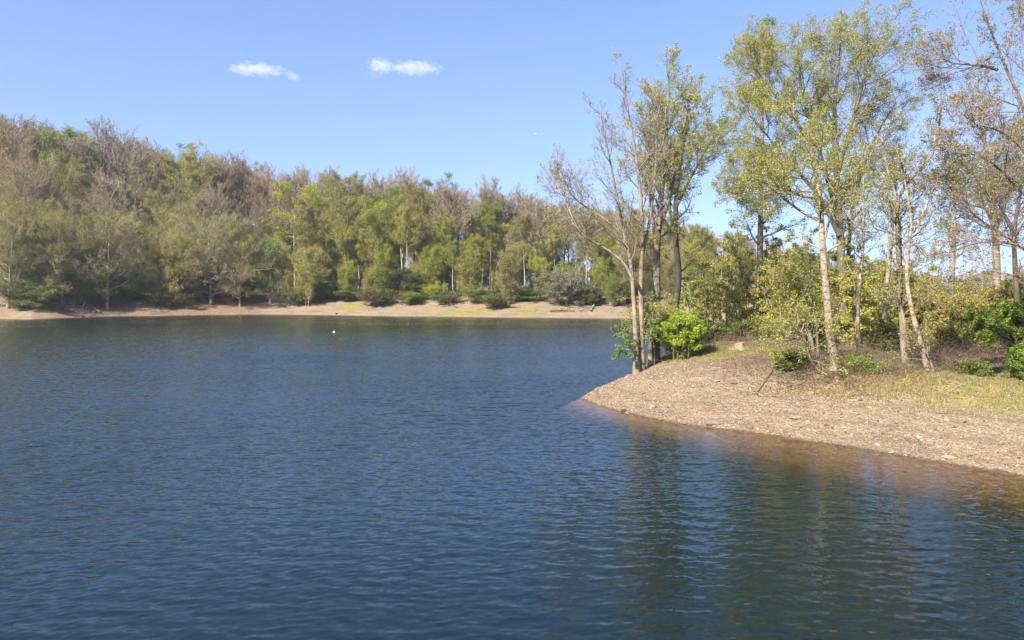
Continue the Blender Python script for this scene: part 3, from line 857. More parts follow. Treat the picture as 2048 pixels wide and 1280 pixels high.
filler(24, -100, 560, 22, 44, 50, 150, [("bud", OLIVE, TBROWN), ("broad", OLIVE, TBROWN), ("bare", OLIVE, TRED), ("bare", OLIVE, TBROWN)], "olive brown tree in the middle of the left hillside wood", "trees in the left hillside wood")
filler(28, 600, 1250, 12, 34, 40, 130, [("slim", YEL, TOLIVE), ("slim", YEL, TOLIVE), ("bud", LIME, TOLIVE), ("slim", GRN, TOLIVE), ("slim", OLIVE, TBROWN)], "slender budding tree with pale trunk in the middle hillside wood", "slender trees in the middle hillside wood")
filler(18, -60, 560, 8, 20, 180, 270, [("young", DARK, TDARK), ("young", OLIVE, TOLIVE), ("broad", OLIVE, TOLIVE)], "dark green undergrowth tree behind the left shore trees", "undergrowth behind the left shore trees")
filler(20, 560, 1300, 9, 20, 165, 215, [("young", GRN, TOLIVE), ("young", LIME, TOLIVE), ("young", LIME, TOLIVE), ("young", YEL, TBROWN)], "leafy green young tree in the undergrowth above the pale beach", "young trees above the pale beach")
filler(18, 1270, 1660, 4, 22, 30, 110, [("young", YEL, TOLIVE), ("young", OLIVE, TOLIVE), ("bud", YEL, TOLIVE)], "olive green young tree on the shore across the bay", "young trees across the bay")

for i in range(21):
    px = 1560 + 26 * i + rng0.uniform(-8, 8)
    Y = rng0.uniform(104, 150)
    k, lc, tc_ = rng0.choice([("young", OLIVE, TOLIVE), ("bud", OLIVE, TBROWN), ("broad", GOLD, TBROWN), ("young", GRN, TOLIVE)])
    top = float(np.interp(px, [1560, 1700, 1780, 1900, 2100], [490, 520, 536, 546, 540])) + rng0.uniform(-6, 14)
    far_tree(k + str(rng0.randrange(3)), px, top, 0, lc, tc_, "brown olive tree low on the skyline behind the thickets of the point", "skyline trees behind the point", GTRUNK, Y=Y, wf=1.5)

# ------------------------------------------------------------------ near trees on the point
def spline(pts, n):
    p = np.array(pts, float)
    t = np.concatenate([[0], np.cumsum(np.linalg.norm(np.diff(p, axis=0), axis=1))]); t /= t[-1]
    u = np.linspace(0, 1, n)
    out = np.empty((n, p.shape[1]))
    m = np.gradient(p, t, axis=0)
    for k, x in enumerate(u):
        i = min(np.searchsorted(t, x, side='right') - 1, len(t) - 2)
        h = t[i + 1] - t[i]; s = (x - t[i]) / h
        out[k] = (2 * s**3 - 3 * s**2 + 1) * p[i] + (s**3 - 2 * s**2 + s) * h * m[i] + (-2 * s**3 + 3 * s**2) * p[i + 1] + (s**3 - s**2) * h * m[i + 1]
    return out

def px_stem(pts, Y, w0, w1, rng, n=18, dy=0.5, base=True):
    """trunk measured in the photograph: (px, py) along it at depth Y, widths in photo pixels"""
    q = [at(x, y, Y) for x, y in pts]
    P = spline(q, n)
    ph = rng.uniform(0, 6.28)
    s = np.linspace(0, 1, n)
    P[:, 1] += dy * np.sin(s * 3.0 + ph) * s
    if base:
        g = ground(P[0, 0], P[0, 1]); P[0, 2] = g - 0.12
    t = s
    R = (w0 * (1 - t) ** 0.8 + w1 * (1 - (1 - t) ** .8)) * Y / FPX / 2
    if base: R[0] *= 1.5; R[1] *= 1.12
    return P, R

def near_tree(label, Y, stems, lv, leaf, leafc, twigc, bark, seed, birch=False, name="tree", cat="tree", group=None, dead=()):
    rng = np.random.default_rng(seed)
    st = [px_stem(p, Y + dyy, w0, w1, rng, base=b) for p, w0, w1, dyy, b in stems]
    root_p = st[0][0][0].copy(); root_p[2] = ground(root_p[0], root_p[1])
    st = [(P - root_p, R) for P, R in st]
    tr, limbs, crown, lb = tree_mesh(rng, st, lv, leaf)
    r = empty(name, root_p)
    tag(r, label, cat, group)
    for b in tr:
        o = link("trunk" if cat != "bush" else "stem", b.mesh("trunk", [M_BIRCH if birch else M_BARK]), r); o.color = (bark[0] * .72, bark[1] * .72, bark[2] * .72, 1)
    if limbs.n:
        o = link("branches", limbs.mesh("branches", [M_TWIG]), r)
        o["twig_tint"] = [(a_ + b_) * .36 for a_, b_ in zip(bark, twigc)]
    c = None
    if crown.n:
        c = link("crown", crown.mesh("crown", [M_TWIG]), r); c["twig_tint"] = list(twigc)
    if lb.n:
        f = link("foliage", lb.mesh("foliage", [M_LEAF]), c if c else r); f.color = (*leafc, 1)
    return r

def NL(n1, L, a1, up1, n2, n3, n4=0, t0=.3, t1=1.0, prof='egg', ratio=(.5, .5, .5), tw=.006, a=(28, 55), up=.04, wig=.14, flat=0):
    out = [dict(n=n1, t0=t0, t1=t1, len=L, prof=prof, ang=a1, up=up1, wig=wig, seg=8, rmin=.014, rr=.45, rmax=.085, sides=5)]
    for k, (n, q) in enumerate(((n2, ratio[0]), (n3, ratio[1]), (n4, ratio[2]))):
        if n: out.append(dict(n=n, t0=.18, ratio=q, ang=a, up=up, wig=wig, seg=(5, 4, 3)[k], rmin=(tw * 1.7, tw * 1.25, tw)[k], rr=.6, rmax=.05, flat=flat))
    return out

def leaf(per, size, spread=.06, frm=1, up=.3, **kw):
    return dict(per=per, size=size, spread=spread, upbias=up, **{'from': frm}, **kw)

# 1 twin trunks at the very tip
near_tree("tall twin trunk tree at the very tip of the point with long bare branches", 40.5,
  [([(1273, 722), (1271, 660), (1267, 580), (1262, 520), (1250, 470), (1236, 400), (1215, 300), (1200, 230)], 11, 1.5, 0, True),
   ([(1284, 718), (1283, 640), (1281, 570), (1284, 490), (1280, 400), (1268, 300), (1252, 210), (1242, 128)], 12, 1.2, .3, True),
   ([(1266, 560), (1250, 530), (1215, 500), (1165, 470), (1130, 400), (1108, 350)], 7, 1, -.5, False),
   ([(1262, 520), (1240, 465), (1200, 430), (1150, 395), (1120, 340)], 6, 1, .6, False),
   ([(1283, 520), (1300, 440), (1312, 340), (1310, 240), (1298, 180)], 7, 1.2, .4, False)],
  NL(16, 2.8, (28, 55), .05, 8, 6, 5, t0=.36, prof='vase', tw=.0042), leaf(1, .042, .05, 2, keep=lambda c: np.clip(.9 - c[:, 2] / 13, .12, .8)),
  (.33, .31, .10), (.27, .215, .16), (.36, .295, .23), 11)
# 2 grey trunk with broken stub
near_tree("rough grey trunk tree with a broken stub, right of the twin trunks", 42.5,
  [([(1308, 702), (1313, 640), (1314, 560), (1315, 490), (1322, 400), (1328, 320), (1333, 220), (1334, 142)], 19, 2, 0, True),
   ([(1314, 500), (1305, 430), (1300, 350), (1302, 260), (1310, 200)], 8, 1.3, .4, False),
   ([(1318, 460), (1338, 400), (1356, 320), (1368, 250), (1378, 190)], 9, 1.3, -.3, False),
   ([(1301, 700), (1303, 680), (1302, 655)], 8, 6, -.35, True)],
  NL(20, 2.3, (30, 58), .05, 7, 5, 4, t0=.28, prof='egg', tw=.0042), leaf(2, .042, .07, 2),
  (.36, .36, .09), (.26, .21, .165), (.30, .25, .20), 12)
# 3 dark trunk behind the bright bush
near_tree("dark trunk tree behind the bright green bush on the point", 50,
  [([(1352, 690), (1350, 620), (1357, 560), (1352, 470), (1356, 380), (1368, 300), (1385, 225)], 17, 2, 0, True),
   ([(1352, 480), (1340, 420), (1338, 350), (1345, 270)], 8, 1.5, .5, False),
   ([(1357, 400), (1390, 340), (1420, 290), (1440, 260)], 7, 1.3, .3, False)],
  NL(18, 2.5, (35, 65), .04, 7, 5, 3, t0=.3, tw=.0048), leaf(2, .05, .08, 1), (.30, .31, .085), (.14, .11, .08), (.085, .07, .055), 13)
# 4 pale birch with blue green top
near_tree("tall birch with drooping blue green top rising behind the golden tree's left side", 56,
  [([(1508, 690), (1516, 600), (1520, 500), (1522, 400), (1526, 280), (1528, 160), (1530, 46)], 15, 2, 0, True)],
  NL(34, 3.4, (40, 70), .02, 8, 5, 0, t0=.3, prof='cone', tw=.007, up=-.10), leaf(6, .055, .09, 1),
  (.19, .26, .11), (.2, .16, .12), (.45, .40, .34), 14, birch=True)
# 5 the big golden tree
near_tree("largest tree on the point, broad golden olive crown over several dark trunks", 49,
  [([(1690, 690), (1684, 600), (1680, 500), (1675, 420), (1672, 330), (1670, 230), (1680, 140), (1688, 66)], 20, 2, 0, True),
   ([(1676, 440), (1655, 360), (1632, 280), (1610, 190), (1600, 90)], 11, 1.6, .7, False),
   ([(1673, 360), (1692, 290), (1712, 210), (1735, 130), (1752, 95)], 9, 1.4, -.6, False),
   ([(1704, 688), (1702, 600), (1700, 500), (1712, 400), (1735, 320), (1765, 250), (1795, 200)], 11, 1.4, .8, True),
   ([(1678, 470), (1640, 400), (1590, 340), (1540, 280), (1500, 230)], 10, 1.4, -.4, False),
   ([(1640, 400), (1600, 390), (1550, 370), (1495, 380)], 6, 1.2, .3, False),
   ([(1632, 290), (1570, 220), (1525, 150), (1505, 120)], 6, 1.2, .5, False)],
  NL(20, 3.9, (30, 66), .05, 8, 6, 4, t0=.32, prof='egg', tw=.0046), leaf(5, .036, .08, 2, .4),
  (.36, .355, .085), (.22, .17, .12), (.20, .165, .13), 15)
# 6 white birch at the bank edge with curved stem
near_tree("white birch at the brink with a thin pale stem curving up from its foot", 31.5,
  [([(1664, 760), (1671, 725), (1660, 680), (1653, 610), (1644, 530), (1638, 450), (1635, 390), (1625, 330), (1600, 260), (1580, 200)], 19, 2, 0, True),
   ([(1663, 757), (1640, 742), (1620, 720), (1608, 695), (1594, 668), (1583, 652)], 7, 3, -.25, True),
   ([(1636, 440), (1610, 425), (1570, 395), (1530, 370)], 7, 1.2, .4, False),
   ([(1642, 500), (1652, 470), (1660, 420), (1668, 350)], 6, 1.2, -.3, False)],
  NL(13, 2.3, (35, 65), .04, 7, 5, 3, t0=.42, prof='egg', tw=.0038), leaf(2, .038, .06, 2), (.36, .36, .08), (.2, .16, .12), (.46, .39, .32), 16, birch=True)
# 7 leaning pale stems
near_tree("cluster of thin pale leaning stems left of the white birch", 35.5,
  [([(1630, 712), (1622, 680), (1610, 630), (1590, 580), (1570, 550)], 7, 1.5, 0, True),
   ([(1618, 712), (1608, 670), (1596, 620), (1578, 585)], 6, 1.5, .4, True),
   ([(1636, 710), (1632, 660), (1615, 590), (1605, 520)], 5, 1.2, -.3, True)],
  NL(16, 1.6, (35, 65), .05, 6, 5, 0, t0=.35, tw=.0055), leaf(4, .042, .07, 1), (.35, .34, .075), (.18, .14, .10), (.35, .29, .23), 17)
# 8 slender birch
near_tree("slender white birch standing straight right of the white birch at the brink", 38,
  [([(1718, 700), (1716, 640), (1719, 560), (1722, 480), (1719, 400), (1722, 320)], 8, 1.5, 0, True)],
  NL(20, 1.7, (40, 70), .03, 6, 4, 0, t0=.35, tw=.005), leaf(4, .04, .06, 1), (.33, .35, .09), (.16, .12, .10), (.55, .49, .42), 18, birch=True)
# 9 pale limbed birch
near_tree("birch with bare sunlit upper limbs between the golden tree and the stem clump", 36,
  [([(1768, 700), (1769, 640), (1772, 580), (1778, 490), (1776, 400), (1768, 340), (1752, 290), (1742, 250)], 11, 2.5, 0, True),
   ([(1776, 420), (1786, 370), (1784, 320)], 6, 1.5, .4, False)],
  NL(15, 2.0, (35, 65), .04, 6, 5, 3, t0=.35, tw=.0045), leaf(1, .036, .05, 2), (.34, .33, .09), (.19, .14, .11), (.55, .46, .37), 19, birch=True)
# 10 clump
near_tree("clump of rough brown stems whose long pale limb crosses to the upper right", 31.5,
  [([(1813, 748), (1808, 690), (1806, 640), (1800, 560), (1796, 470), (1793, 400), (1812, 362), (1846, 330), (1862, 295), (1868, 240), (1868, 170)], 13, 2, 0, True),
   ([(1802, 570), (1798, 500), (1790, 430), (1784, 360)], 8, 2, .3, False),
   ([(1818, 700), (1812, 640), (1800, 585), (1796, 540)], 8, 3, -.3, False)],
  NL(13, 1.9, (35, 70), .04, 7, 5, 3, t0=.4, prof='vase', tw=.0045), leaf(1, .034, .05, 2), (.34, .33, .10), (.17, .13, .105), (.36, .29, .22), 20)
near_tree("leaning birch with flaking bark right of the stem clump, forked into thin stems", 30.5,
  [([(1858, 756), (1850, 720), (1838, 680), (1824, 630), (1814, 565), (1820, 490), (1828, 450), (1822, 380), (1816, 330), (1803, 290)], 12, 1.5, 0, True),
   ([(1826, 465), (1846, 420), (1860, 380), (1890, 355), (1930, 340)], 6, 1.2, .3, False),
   ([(1868, 770), (1862, 735), (1850, 690), (1846, 670)], 6, 2.5, -.3, True)],
  NL(12, 1.7, (35, 70), .04, 6, 5, 3, t0=.42, prof='vase', tw=.0045), leaf(1, .034, .05, 2), (.34, .33, .10), (.17, .13, .105), (.48, .40, .32), 21, birch=True)
# 11, 12 weeping birches at the back
near_tree("pale trunk birch beyond the shrubs with a drooping light green top", 62,
  [([(1900, 620), (1905, 540), (1906, 460), (1902, 390), (1896, 335)], 11, 2, 0, True)],
  NL(26, 2.6, (40, 75), .02, 7, 5, 0, t0=.35, prof='cone', tw=.007, up=-.12), leaf(5, .055, .08, 1), (.28, .32, .12), (.17, .14, .11), (.48, .43, .36), 22, birch=True)
near_tree("tall weeping birch with hanging grey green sprays near the right edge", 57,
  [([(1994, 640), (1992, 560), (1988, 470), (1980, 380), (1968, 260), (1960, 138)], 17, 2, 0, True),
   ([(1988, 470), (2010, 400), (2030, 330), (2040, 260)], 8, 1.6, .6, False),
   ([(1986, 450), (1968, 400), (1955, 340)], 6, 1.6, -.5, False)],
  NL(26, 3.4, (40, 75), .02, 8, 6, 0, t0=.28, prof='egg', tw=.007, up=-.14), leaf(4, .055, .09, 1), (.27, .28, .12), (.18, .14, .11), (.36, .31, .25), 23, birch=True)
# 13 overhanging bare tree at the right edge
near_tree("large bare tree just past the right edge reaching long dark arching branches into the view", 27,
  [([(2130, 860), (2120, 720), (2100, 560), (2085, 420), (2062, 310), (2030, 210), (1995, 140), (1962, 60), (1940, 0)], 17, 1.2, 0, True),
   ([(2085, 420), (2050, 390), (2000, 345), (1950, 315), (1900, 310), (1850, 300)], 6, .9, .5, False),
   ([(2070, 340), (2030, 290), (1990, 265), (1950, 250), (1905, 240)], 6, .9, -.5, False),
   ([(2095, 520), (2050, 500), (2000, 470), (1950, 440), (1910, 400), (1870, 340)], 6.5, .8, .6, False),
   ([(2100, 560), (2050, 500), (1990, 485), (1930, 490), (1880, 515), (1840, 540)], 6, .8, -.6, False),
   ([(2062, 310), (2052, 220), (2044, 130), (2050, 20), (2045, -60)], 8, 1.5, .5, False),
   ([(1995, 140), (1960, 130), (1920, 120), (1895, 110)], 6, 1, .3, False)],
  NL(14, 2.4, (30, 65), .03, 7, 6, 4, t0=.22, prof='vase', tw=.0036), leaf(1, .032, .04, 2), (.3, .26, .11), (.27, .205, .17), (.25, .2, .165), 24)
near_tree("bare tree behind the right edge showing only dark upright fork through the weeping birch", 40,
  [([(2036, 640), (2034, 540), (2032, 460), (2040, 380), (2046, 300)], 12, 2, 0, True), ([(2032, 470), (2010, 420), (1985, 370)], 6, 1.3, .4, False)],
  NL(14, 2.2, (35, 70), .03, 6, 5, 3, t0=.35, prof='vase', tw=.006), leaf(1, .045, .05, 2), (.17, .15, .06), (.16, .12, .10), (.14, .11, .09), 25)
# 14 small bright tree at right
near_tree("small tree at the right edge with vivid green leaves above its dark forked trunk", 29,
  [([(2040, 722), (2032, 690), (2040, 650), (2046, 610)], 9, 2.5, 0, True), ([(2033, 690), (2020, 655), (2012, 625)], 6, 2, .2, True),
   ([(2035, 688), (1990, 660), (1965, 640)], 5, 1.5, -.3, False)],
  NL(15, .75, (50, 85), .02, 6, 5, 0, t0=.45, tw=.005, flat=.6, up=0), leaf(9, .045, .06, 1, 1.5), (.21, .27, .045), (.14, .11, .07), (.09, .075, .06), 26)

# background young trees and shrubs on the point
def near_bush(label, px, py_top, py_base, w, Y, leafc, twigc, seed, n=9, per=7, size=.05, name="bush", group=None, bark=(.14, .11, .08), flat=.35, upb=.6, spread_px=None):
    rng = np.random.default_rng(seed)
    stems = []
    for i in range(n):
        u = (i + .5) / n - .5
        bx = px + u * w * .35 + rng.normal() * 3
        tx = px + u * w * .75 + rng.normal() * w * .06
        ty = py_top + (abs(u) * 2) ** 2 * (py_base - py_top) * .35 + rng.uniform(0, .25) * (py_base - py_top)
        stems.append(([(bx, py_base), (bx + (tx - bx) * .3, py_base + (ty - py_base) * .4), (tx, ty)], 3.2, 1, rng.normal() * w * .18 * Y / FPX, True))
    Hm = (py_base - py_top) * Y / FPX
    return near_tree(label, Y, stems, NL(12, max(.35, w * Y / FPX * .26), (40, 95), .0, 6, 5, 0, t0=.0, prof='', tw=.0045 if Y < 40 else .006, flat=flat),
                     leaf(per, size, .06, 1, upb), tuple(min(.42, v * 1.85) for v in leafc), tuple(v * 1.15 for v in twigc), bark, seed, name=name, cat="tree" if name == "young_tree" else "bush", group=group)

near_bush("bright yellow green leafy bush right of the trunks at the tip of the point", 1365, 628, 697, 100, 41.5, (.175, .225, .025), TOLIVE, 31, n=12, per=7, size=.045, upb=1.0)
near_bush("low bright green bush at the brink left of the white birch", 1576, 705, 742, 64, 32.6, (.13, .165, .03), TOLIVE, 32, n=6, per=6, size=.045, upb=1.4)
near_bush("low green bush at the brink right of the white birch's foot", 1722, 722, 764, 100, 31.5, (.125, .16, .035), TOLIVE, 33, n=8, per=5, size=.04, upb=1.2)
near_bush("small green bush on the dry grass at the right", 1950, 732, 758, 54, 29.5, (.11, .14, .03), TOLIVE, 34, n=5, per=6, size=.035)
near_bush("pale low bush under the birch's curved stem", 1600, 700, 755, 60, 33.5, (.15, .15, .04), TBROWN, 35, n=6, per=4, size=.04)
near_bush("green bush at the very right edge of the clearing", 2056, 695, 745, 60, 28, (.12, .16, .03), TOLIVE, 36, n=6, per=7, size=.04, upb=1.2)
near_bush("low dark bush behind the stump", 1450, 655, 690, 90, 47, (.10, .11, .03), TBROWN, 37, n=7, per=5, size=.05)
near_bush("low dark brown green bush at the water right behind the stump", 1530, 650, 695, 100, 46, (.10, .11, .03), TBROWN, 38, n=8, per=5, size=.05)
near_bush("shade green bush behind the white birch's trunk", 1640, 640, 725, 80, 37, (.09, .14, .022), TOLIVE, 39, n=7, per=7, size=.05)
near_bush("bushy dark thicket at the foot of the stem clump", 1780, 640, 735, 90, 35, (.09, .10, .03), TDARK, 40, n=10, per=3, size=.045)
near_tree("green leafy shoots sprouting from the foot of the twin trunks over the water", 40.3,
  [([(1271, 708), (1258, 690), (1244, 668), (1236, 655)], 2.5, 1, -.2, False), ([(1271, 702), (1252, 700), (1236, 708)], 2.2, 1, -.3, False), ([(1290, 690), (1296, 672), (1300, 650)], 2.2, 1, .2, False)],
  NL(9, .45, (40, 80), .02, 4, 3, 0, t0=.2, prof='', tw=.004, flat=.5), leaf(5, .055, .05, 1, 1.5), (.19, .31, .08), TOLIVE, (.2, .16, .11), 41, name="bush", cat="bush")

yr = random.Random(5)
YT = [("olive young tree behind the stump, left of the birch trunks", 1440, 450, 688, 130, 52), ("olive green young tree between stump and leaning stems", 1500, 500, 690, 120, 49),
      ("yellow olive young tree right behind the leaning pale stems", 1575, 480, 700, 130, 47), ("green young tree behind the white birch at the brink", 1640, 500, 705, 120, 45),
      ("yellow olive young tree right of the white birch at the brink", 1715, 490, 705, 120, 43), ("olive young tree left of the stem clump", 1765, 520, 705, 100, 46),
      ("small green young tree right of the dark trunk", 1400, 540, 690, 90, 55),
      ("tall thin olive sapling above the stump", 1470, 430, 690, 90, 58), ("tall thin yellow olive sapling left of the leaning pale stems", 1545, 440, 690, 90, 56), ("tall thin olive sapling just left of the white birch's trunk", 1610, 450, 695, 90, 54),
      ("tall thin yellowish sapling between the two straight white birches", 1680, 470, 700, 90, 52), ("tall thin sapling behind the bare limbed birch", 1750, 480, 700, 90, 50), ("tall thin sapling right behind the stem clump", 1835, 500, 700, 90, 52)]
for i, (lab, px, top, base, w, Y) in enumerate(YT):
    near_bush(lab, px, top, base, w, Y, yr.choice([(.20, .195, .05), (.175, .195, .05), (.22, .205, .055)]), yr.choice([TOLIVE, TBROWN]), 60 + i, n=5, per=6, size=.055, name="young_tree", bark=(.3,.25,.19))
HEDGE = [("olive shrub behind the stem clump at the back of the clearing", 1840, 562, 690, 110, 48), ("brown olive shrub left of the dark shaded hollow", 1890, 575, 695, 110, 45),
         ("olive shrub above the dark shaded hollow", 1945, 585, 690, 110, 44), ("greenish shrub behind the vivid small tree", 2000, 570, 690, 120, 46), ("brown shrub at the right edge behind the vivid small tree", 2060, 560, 690, 120, 44),
         ("far brown olive shrub on the skyline right of the stem clump", 1850, 545, 640, 150, 74), ("far grey brown shrub on the skyline under the pale trunk birch", 1930, 545, 640, 150, 76),
         ("far brown shrub on the skyline under the weeping birch", 2010, 540, 640, 150, 74), ("far green shrub on the skyline left of the stem clump", 1780, 535, 650, 140, 72),
         ("shaded brown shrub inside the dark hollow", 1985, 655, 712, 100, 37), ("low twiggy shrub at the back of the dry clearing", 1890, 650, 715, 100, 38)]
for i, (lab, px, top, base, w, Y) in enumerate(HEDGE):
    near_bush(lab, px, top, base, w, Y, yr.choice([(.185, .165, .055), (.19, .16, .06), (.165, .16, .05)]), yr.choice([TOLIVE, TBROWN]), 80 + i, n=8, per=5, size=.06 if Y > 60 else .05, name="bush")

# ------------------------------------------------------------------ stones, grass, wood on the bank
def stone_verts(rng, n_u=6, n_v=4):
    v = []
    for i in range(n_v):
        th = math.pi * (i + .5) / n_v
        for j in range(n_u):
            ph = 2 * math.pi * (j + .3 * (i % 2)) / n_u
            v.append((math.sin(th) * math.cos(ph), math.sin(th) * math.sin(ph), math.cos(th)))
    return np.array(v)

def stone_faces(n_u=6, n_v=4):
    f = []
    for i in range(n_v - 1):
        for j in range(n_u):
            a, b = i * n_u + j, i * n_u + (j + 1) % n_u
            f.append((a, a + n_u, b + n_u, b))
    top = list(range(n_u)); bot = list(range((n_v - 1) * n_u, n_v * n_u))
    f.append((top[0], top[1], top[2], top[3])); f.append((top[0], top[3], top[4], top[5]))
    f.append((bot[3], bot[2], bot[1], bot[0])); f.append((bot[5], bot[4], bot[3], bot[0]))
    return np.array(f)

rs = np.random.default_rng(77)
def scatter_front(n, dmax, dmin=0.0):
    out = []
    A = np.array(front_line)
    while sum(len(o) for o in out) < n:
        x = rs.uniform(2, 24, 6000); y = rs.uniform(16, 48, 6000)
        keep = ~inside(x, y, LAKE)
        x, y = x[keep], y[keep]
        z, dfar, dback, dfront = land(x, y, full=True)
        k = (dfront < dmax) & (dfront > dmin) & (dback > .1)
        w = rs.random(len(x)) < np.exp(-dfront / 6.0)
        k &= w
        out.append(np.stack([x[k], y[k], z[k]], 1))
    return np.concatenate(out)[:n]

pts = scatter_front(30000, 9.5)
base_v, base_f = stone_verts(None), stone_faces()
sb = Buf()
N = len(pts)
size = np.exp(rs.normal(math.log(.017), .5, N)).clip(.008, .07)
V = base_v[None] * (1 + rs.normal(size=(N, len(base_v), 1)) * .16)
V = V * np.stack([size * rs.uniform(.8, 1.6, N), size * rs.uniform(.7, 1.1, N), size * rs.uniform(.3, .7, N)], 1)[:, None, :]
a = rs.uniform(0, 6.28, N); ca_, sa_ = np.cos(a)[:, None], np.sin(a)[:, None]
V = np.stack([V[..., 0] * ca_ - V[..., 1] * sa_, V[..., 0] * sa_ + V[..., 1] * ca_, V[..., 2] + V[..., 0] * (rs.normal(size=(N, 1)) * .25)], -1)
V = V + pts[:, None, :] + np.array([0, 0, .006])
sb.add(V.reshape(-1, 3), (base_f[None] + (np.arange(N) * len(base_v))[:, None, None]).reshape(-1, 4), 0)
me = sb.mesh("gravel", [M_STONE]); me.polygons.foreach_set("use_smooth", np.zeros(len(me.polygons), bool))
o = link("gravel", me); o.color = (.23, .178, .118, 1)
tag(o, "loose pale and reddish stones covering the sloping bank of the point", "gravel", kind="stuff")

def rock(label, px, py, w, h, d, col, seed, tilt=0.0, rz=0.0):
    p = hit(px, py)
    rng = np.random.default_rng(seed)
    v = []; nu, nv = 14, 9
    sc = p[1] / FPX
    for i in range(nv):
        th = math.pi * (i + .02) / (nv - 1 + .04)
        for j in range(nu):
            ph = 2 * math.pi * j / nu
            q = np.array([math.sin(th) * math.cos(ph), math.sin(th) * math.sin(ph), math.cos(th)])
            q = np.sign(q) * np.abs(q) ** .7
            v.append(q)
    v = np.array(v)
    for _ in range(7):                       # chisel flat facets
        nrm = rng.normal(size=3); nrm /= np.linalg.norm(nrm)
        dd = v @ nrm; lim_ = rng.uniform(.6, .85)
        v -= np.maximum(dd - lim_, 0)[:, None] * nrm
    v = v * np.array([w * sc / 2, d / 2, h * sc / 2])
    f = [(i * nu + j, (i + 1) * nu + j, (i + 1) * nu + (j + 1) % nu, i * nu + (j + 1) % nu) for i in range(nv - 1) for j in range(nu)]
    me = mesh_from("rock", v, np.array(f), [M_STONE], smooth_=False)
    o = link("rock", me, None, (p[0], p[1], p[2] + h * sc * .18)); o.rotation_euler = (tilt, 0, rz); o.color = (col[0]*.46, col[1]*.46, col[2]*.45, 1)
    return tag(o, label, "rock", "larger rocks on the bank")

ROCKS = [("long flat white slab just above the waterline on the right bank", 1901, 916, 26, 7, .28, (.60, .54, .46), 0),
 ("pinkish boulder at the waterline with a dark edge below it", 1424, 848, 34, 14, .45, (.36, .27, .23), 0),
 ("pale flat rock lying alone in mid slope below the birch", 1592, 836, 28, 8, .4, (.48, .40, .32), 0),
 ("upright greenish tan rock on the slope under the birch", 1635, 788, 11, 12, .2, (.40, .36, .22), 0),
 ("brown slab beside the upright greenish tan rock", 1621, 788, 15, 9, .3, (.40, .29, .16), 0),
 ("round pale rock near the waterline at the nose of the point", 1307, 815, 16, 9, .3, (.50, .40, .30), .1),
 ("pale angular rock near the water on the right bank", 1757, 893, 14, 9, .22, (.56, .48, .40), .1),
 ("whitish rock in the middle of the right bank", 1838, 876, 12, 8, .2, (.62, .55, .46), 0),
 ("reddish flat rock in mid slope near the fallen stick", 1467, 768, 14, 6, .35, (.38, .23, .15), 0),
 ("tan rock on the upper slope above the nose of the point", 1432, 764, 18, 8, .35, (.46, .35, .23), .1),
 ("broad tan rock on the upper slope close to the brink", 1425, 762 - 22, 12, 6, .3, (.45, .33, .2), .1),
 ("pale rock half way up the slope at the right", 1893, 842, 9, 6, .18, (.6, .53, .45), 0),
 ("grey pink flat rock at the waterline right of the pinkish boulder", 1500, 856, 18, 7, .3, (.38, .3, .26), 0),
 ("wet dark rock in the water's edge near the nose of the point", 1247, 822, 12, 5, .3, (.13, .09, .07), 0)]
for i, (lab, px, py, w, h, d, c, t) in enumerate(ROCKS):
    rock(lab, px, py, w, h, d, c, 300 + i, t, 0.1 * (i % 5) - .2)
p = hit(673, 630.2)
rr_ = rock("small dark rock at the waterline of the far pale beach", 673, 629.5, 5, 4, .5, (.05, .045, .04), 340)

# grass blades on the top of the point
def blades(n, name, label, col, spots, hgt, dry=False):
    C = []
    for c, rx, ry, share in spots:
        m = int(n * share)
        C.append(np.stack([c[0] + rs.normal(size=m) * rx * .6, c[1] + rs.normal(size=m) * ry * .6], 1))
    C = np.concatenate(C)
    clump = vnoise(C[:, 0] * 1.6, C[:, 1] * 1.6, 5) + .5 * vnoise(C[:, 0] * 4, C[:, 1] * 4, 6)
    C = C[clump > .62]
    z, _, db, df = land(C[:, 0], C[:, 1], full=True)
    k = (z > .6) & (df > 3.5)
    C, z = C[k], z[k]
    n = len(C)
    b = np.column_stack([C, z - .01])
    a = rs.uniform(0, 6.28, n); w = rs.uniform(.006, .014, n)
    side = np.stack([np.cos(a) * w, np.sin(a) * w, np.zeros(n)], 1)
    h = hgt * rs.uniform(.5, 1.4, n)
    lean = rs.normal(size=(n, 2)) * .45
    tip = b + np.stack([lean[:, 0] * h, lean[:, 1] * h, h], 1)
    V = np.stack([b - side, b + side, tip + side * .15, tip - side * .15], 1)
    bf = Buf(); bf.add(V.reshape(-1, 3), np.arange(n * 4).reshape(n, 4), 0)
    o = link(name, bf.mesh(name, [M_LEAF])); o.color = (*col, 1)
    return tag(o, label, "grass", kind="stuff")
sp = [(c, rx, ry, .25) for c, rx, ry in GRASS_SPOTS]
blades(26000, "grass", "short green spring grass on the flat top of the point", (.22, .22, .07), sp, .08)
blades(34000, "dry_grass", "dry straw coloured grass and litter in front of the stem clump", (.40, .33, .19),
       [(hit(1840, 775), 3.0, 2.2, .35), (hit(1930, 770), 2.6, 2.0, .3), (hit(1760, 775), 2.0, 1.5, .15), (hit(1880, 735), 3.0, 2.0, .2)], .085)

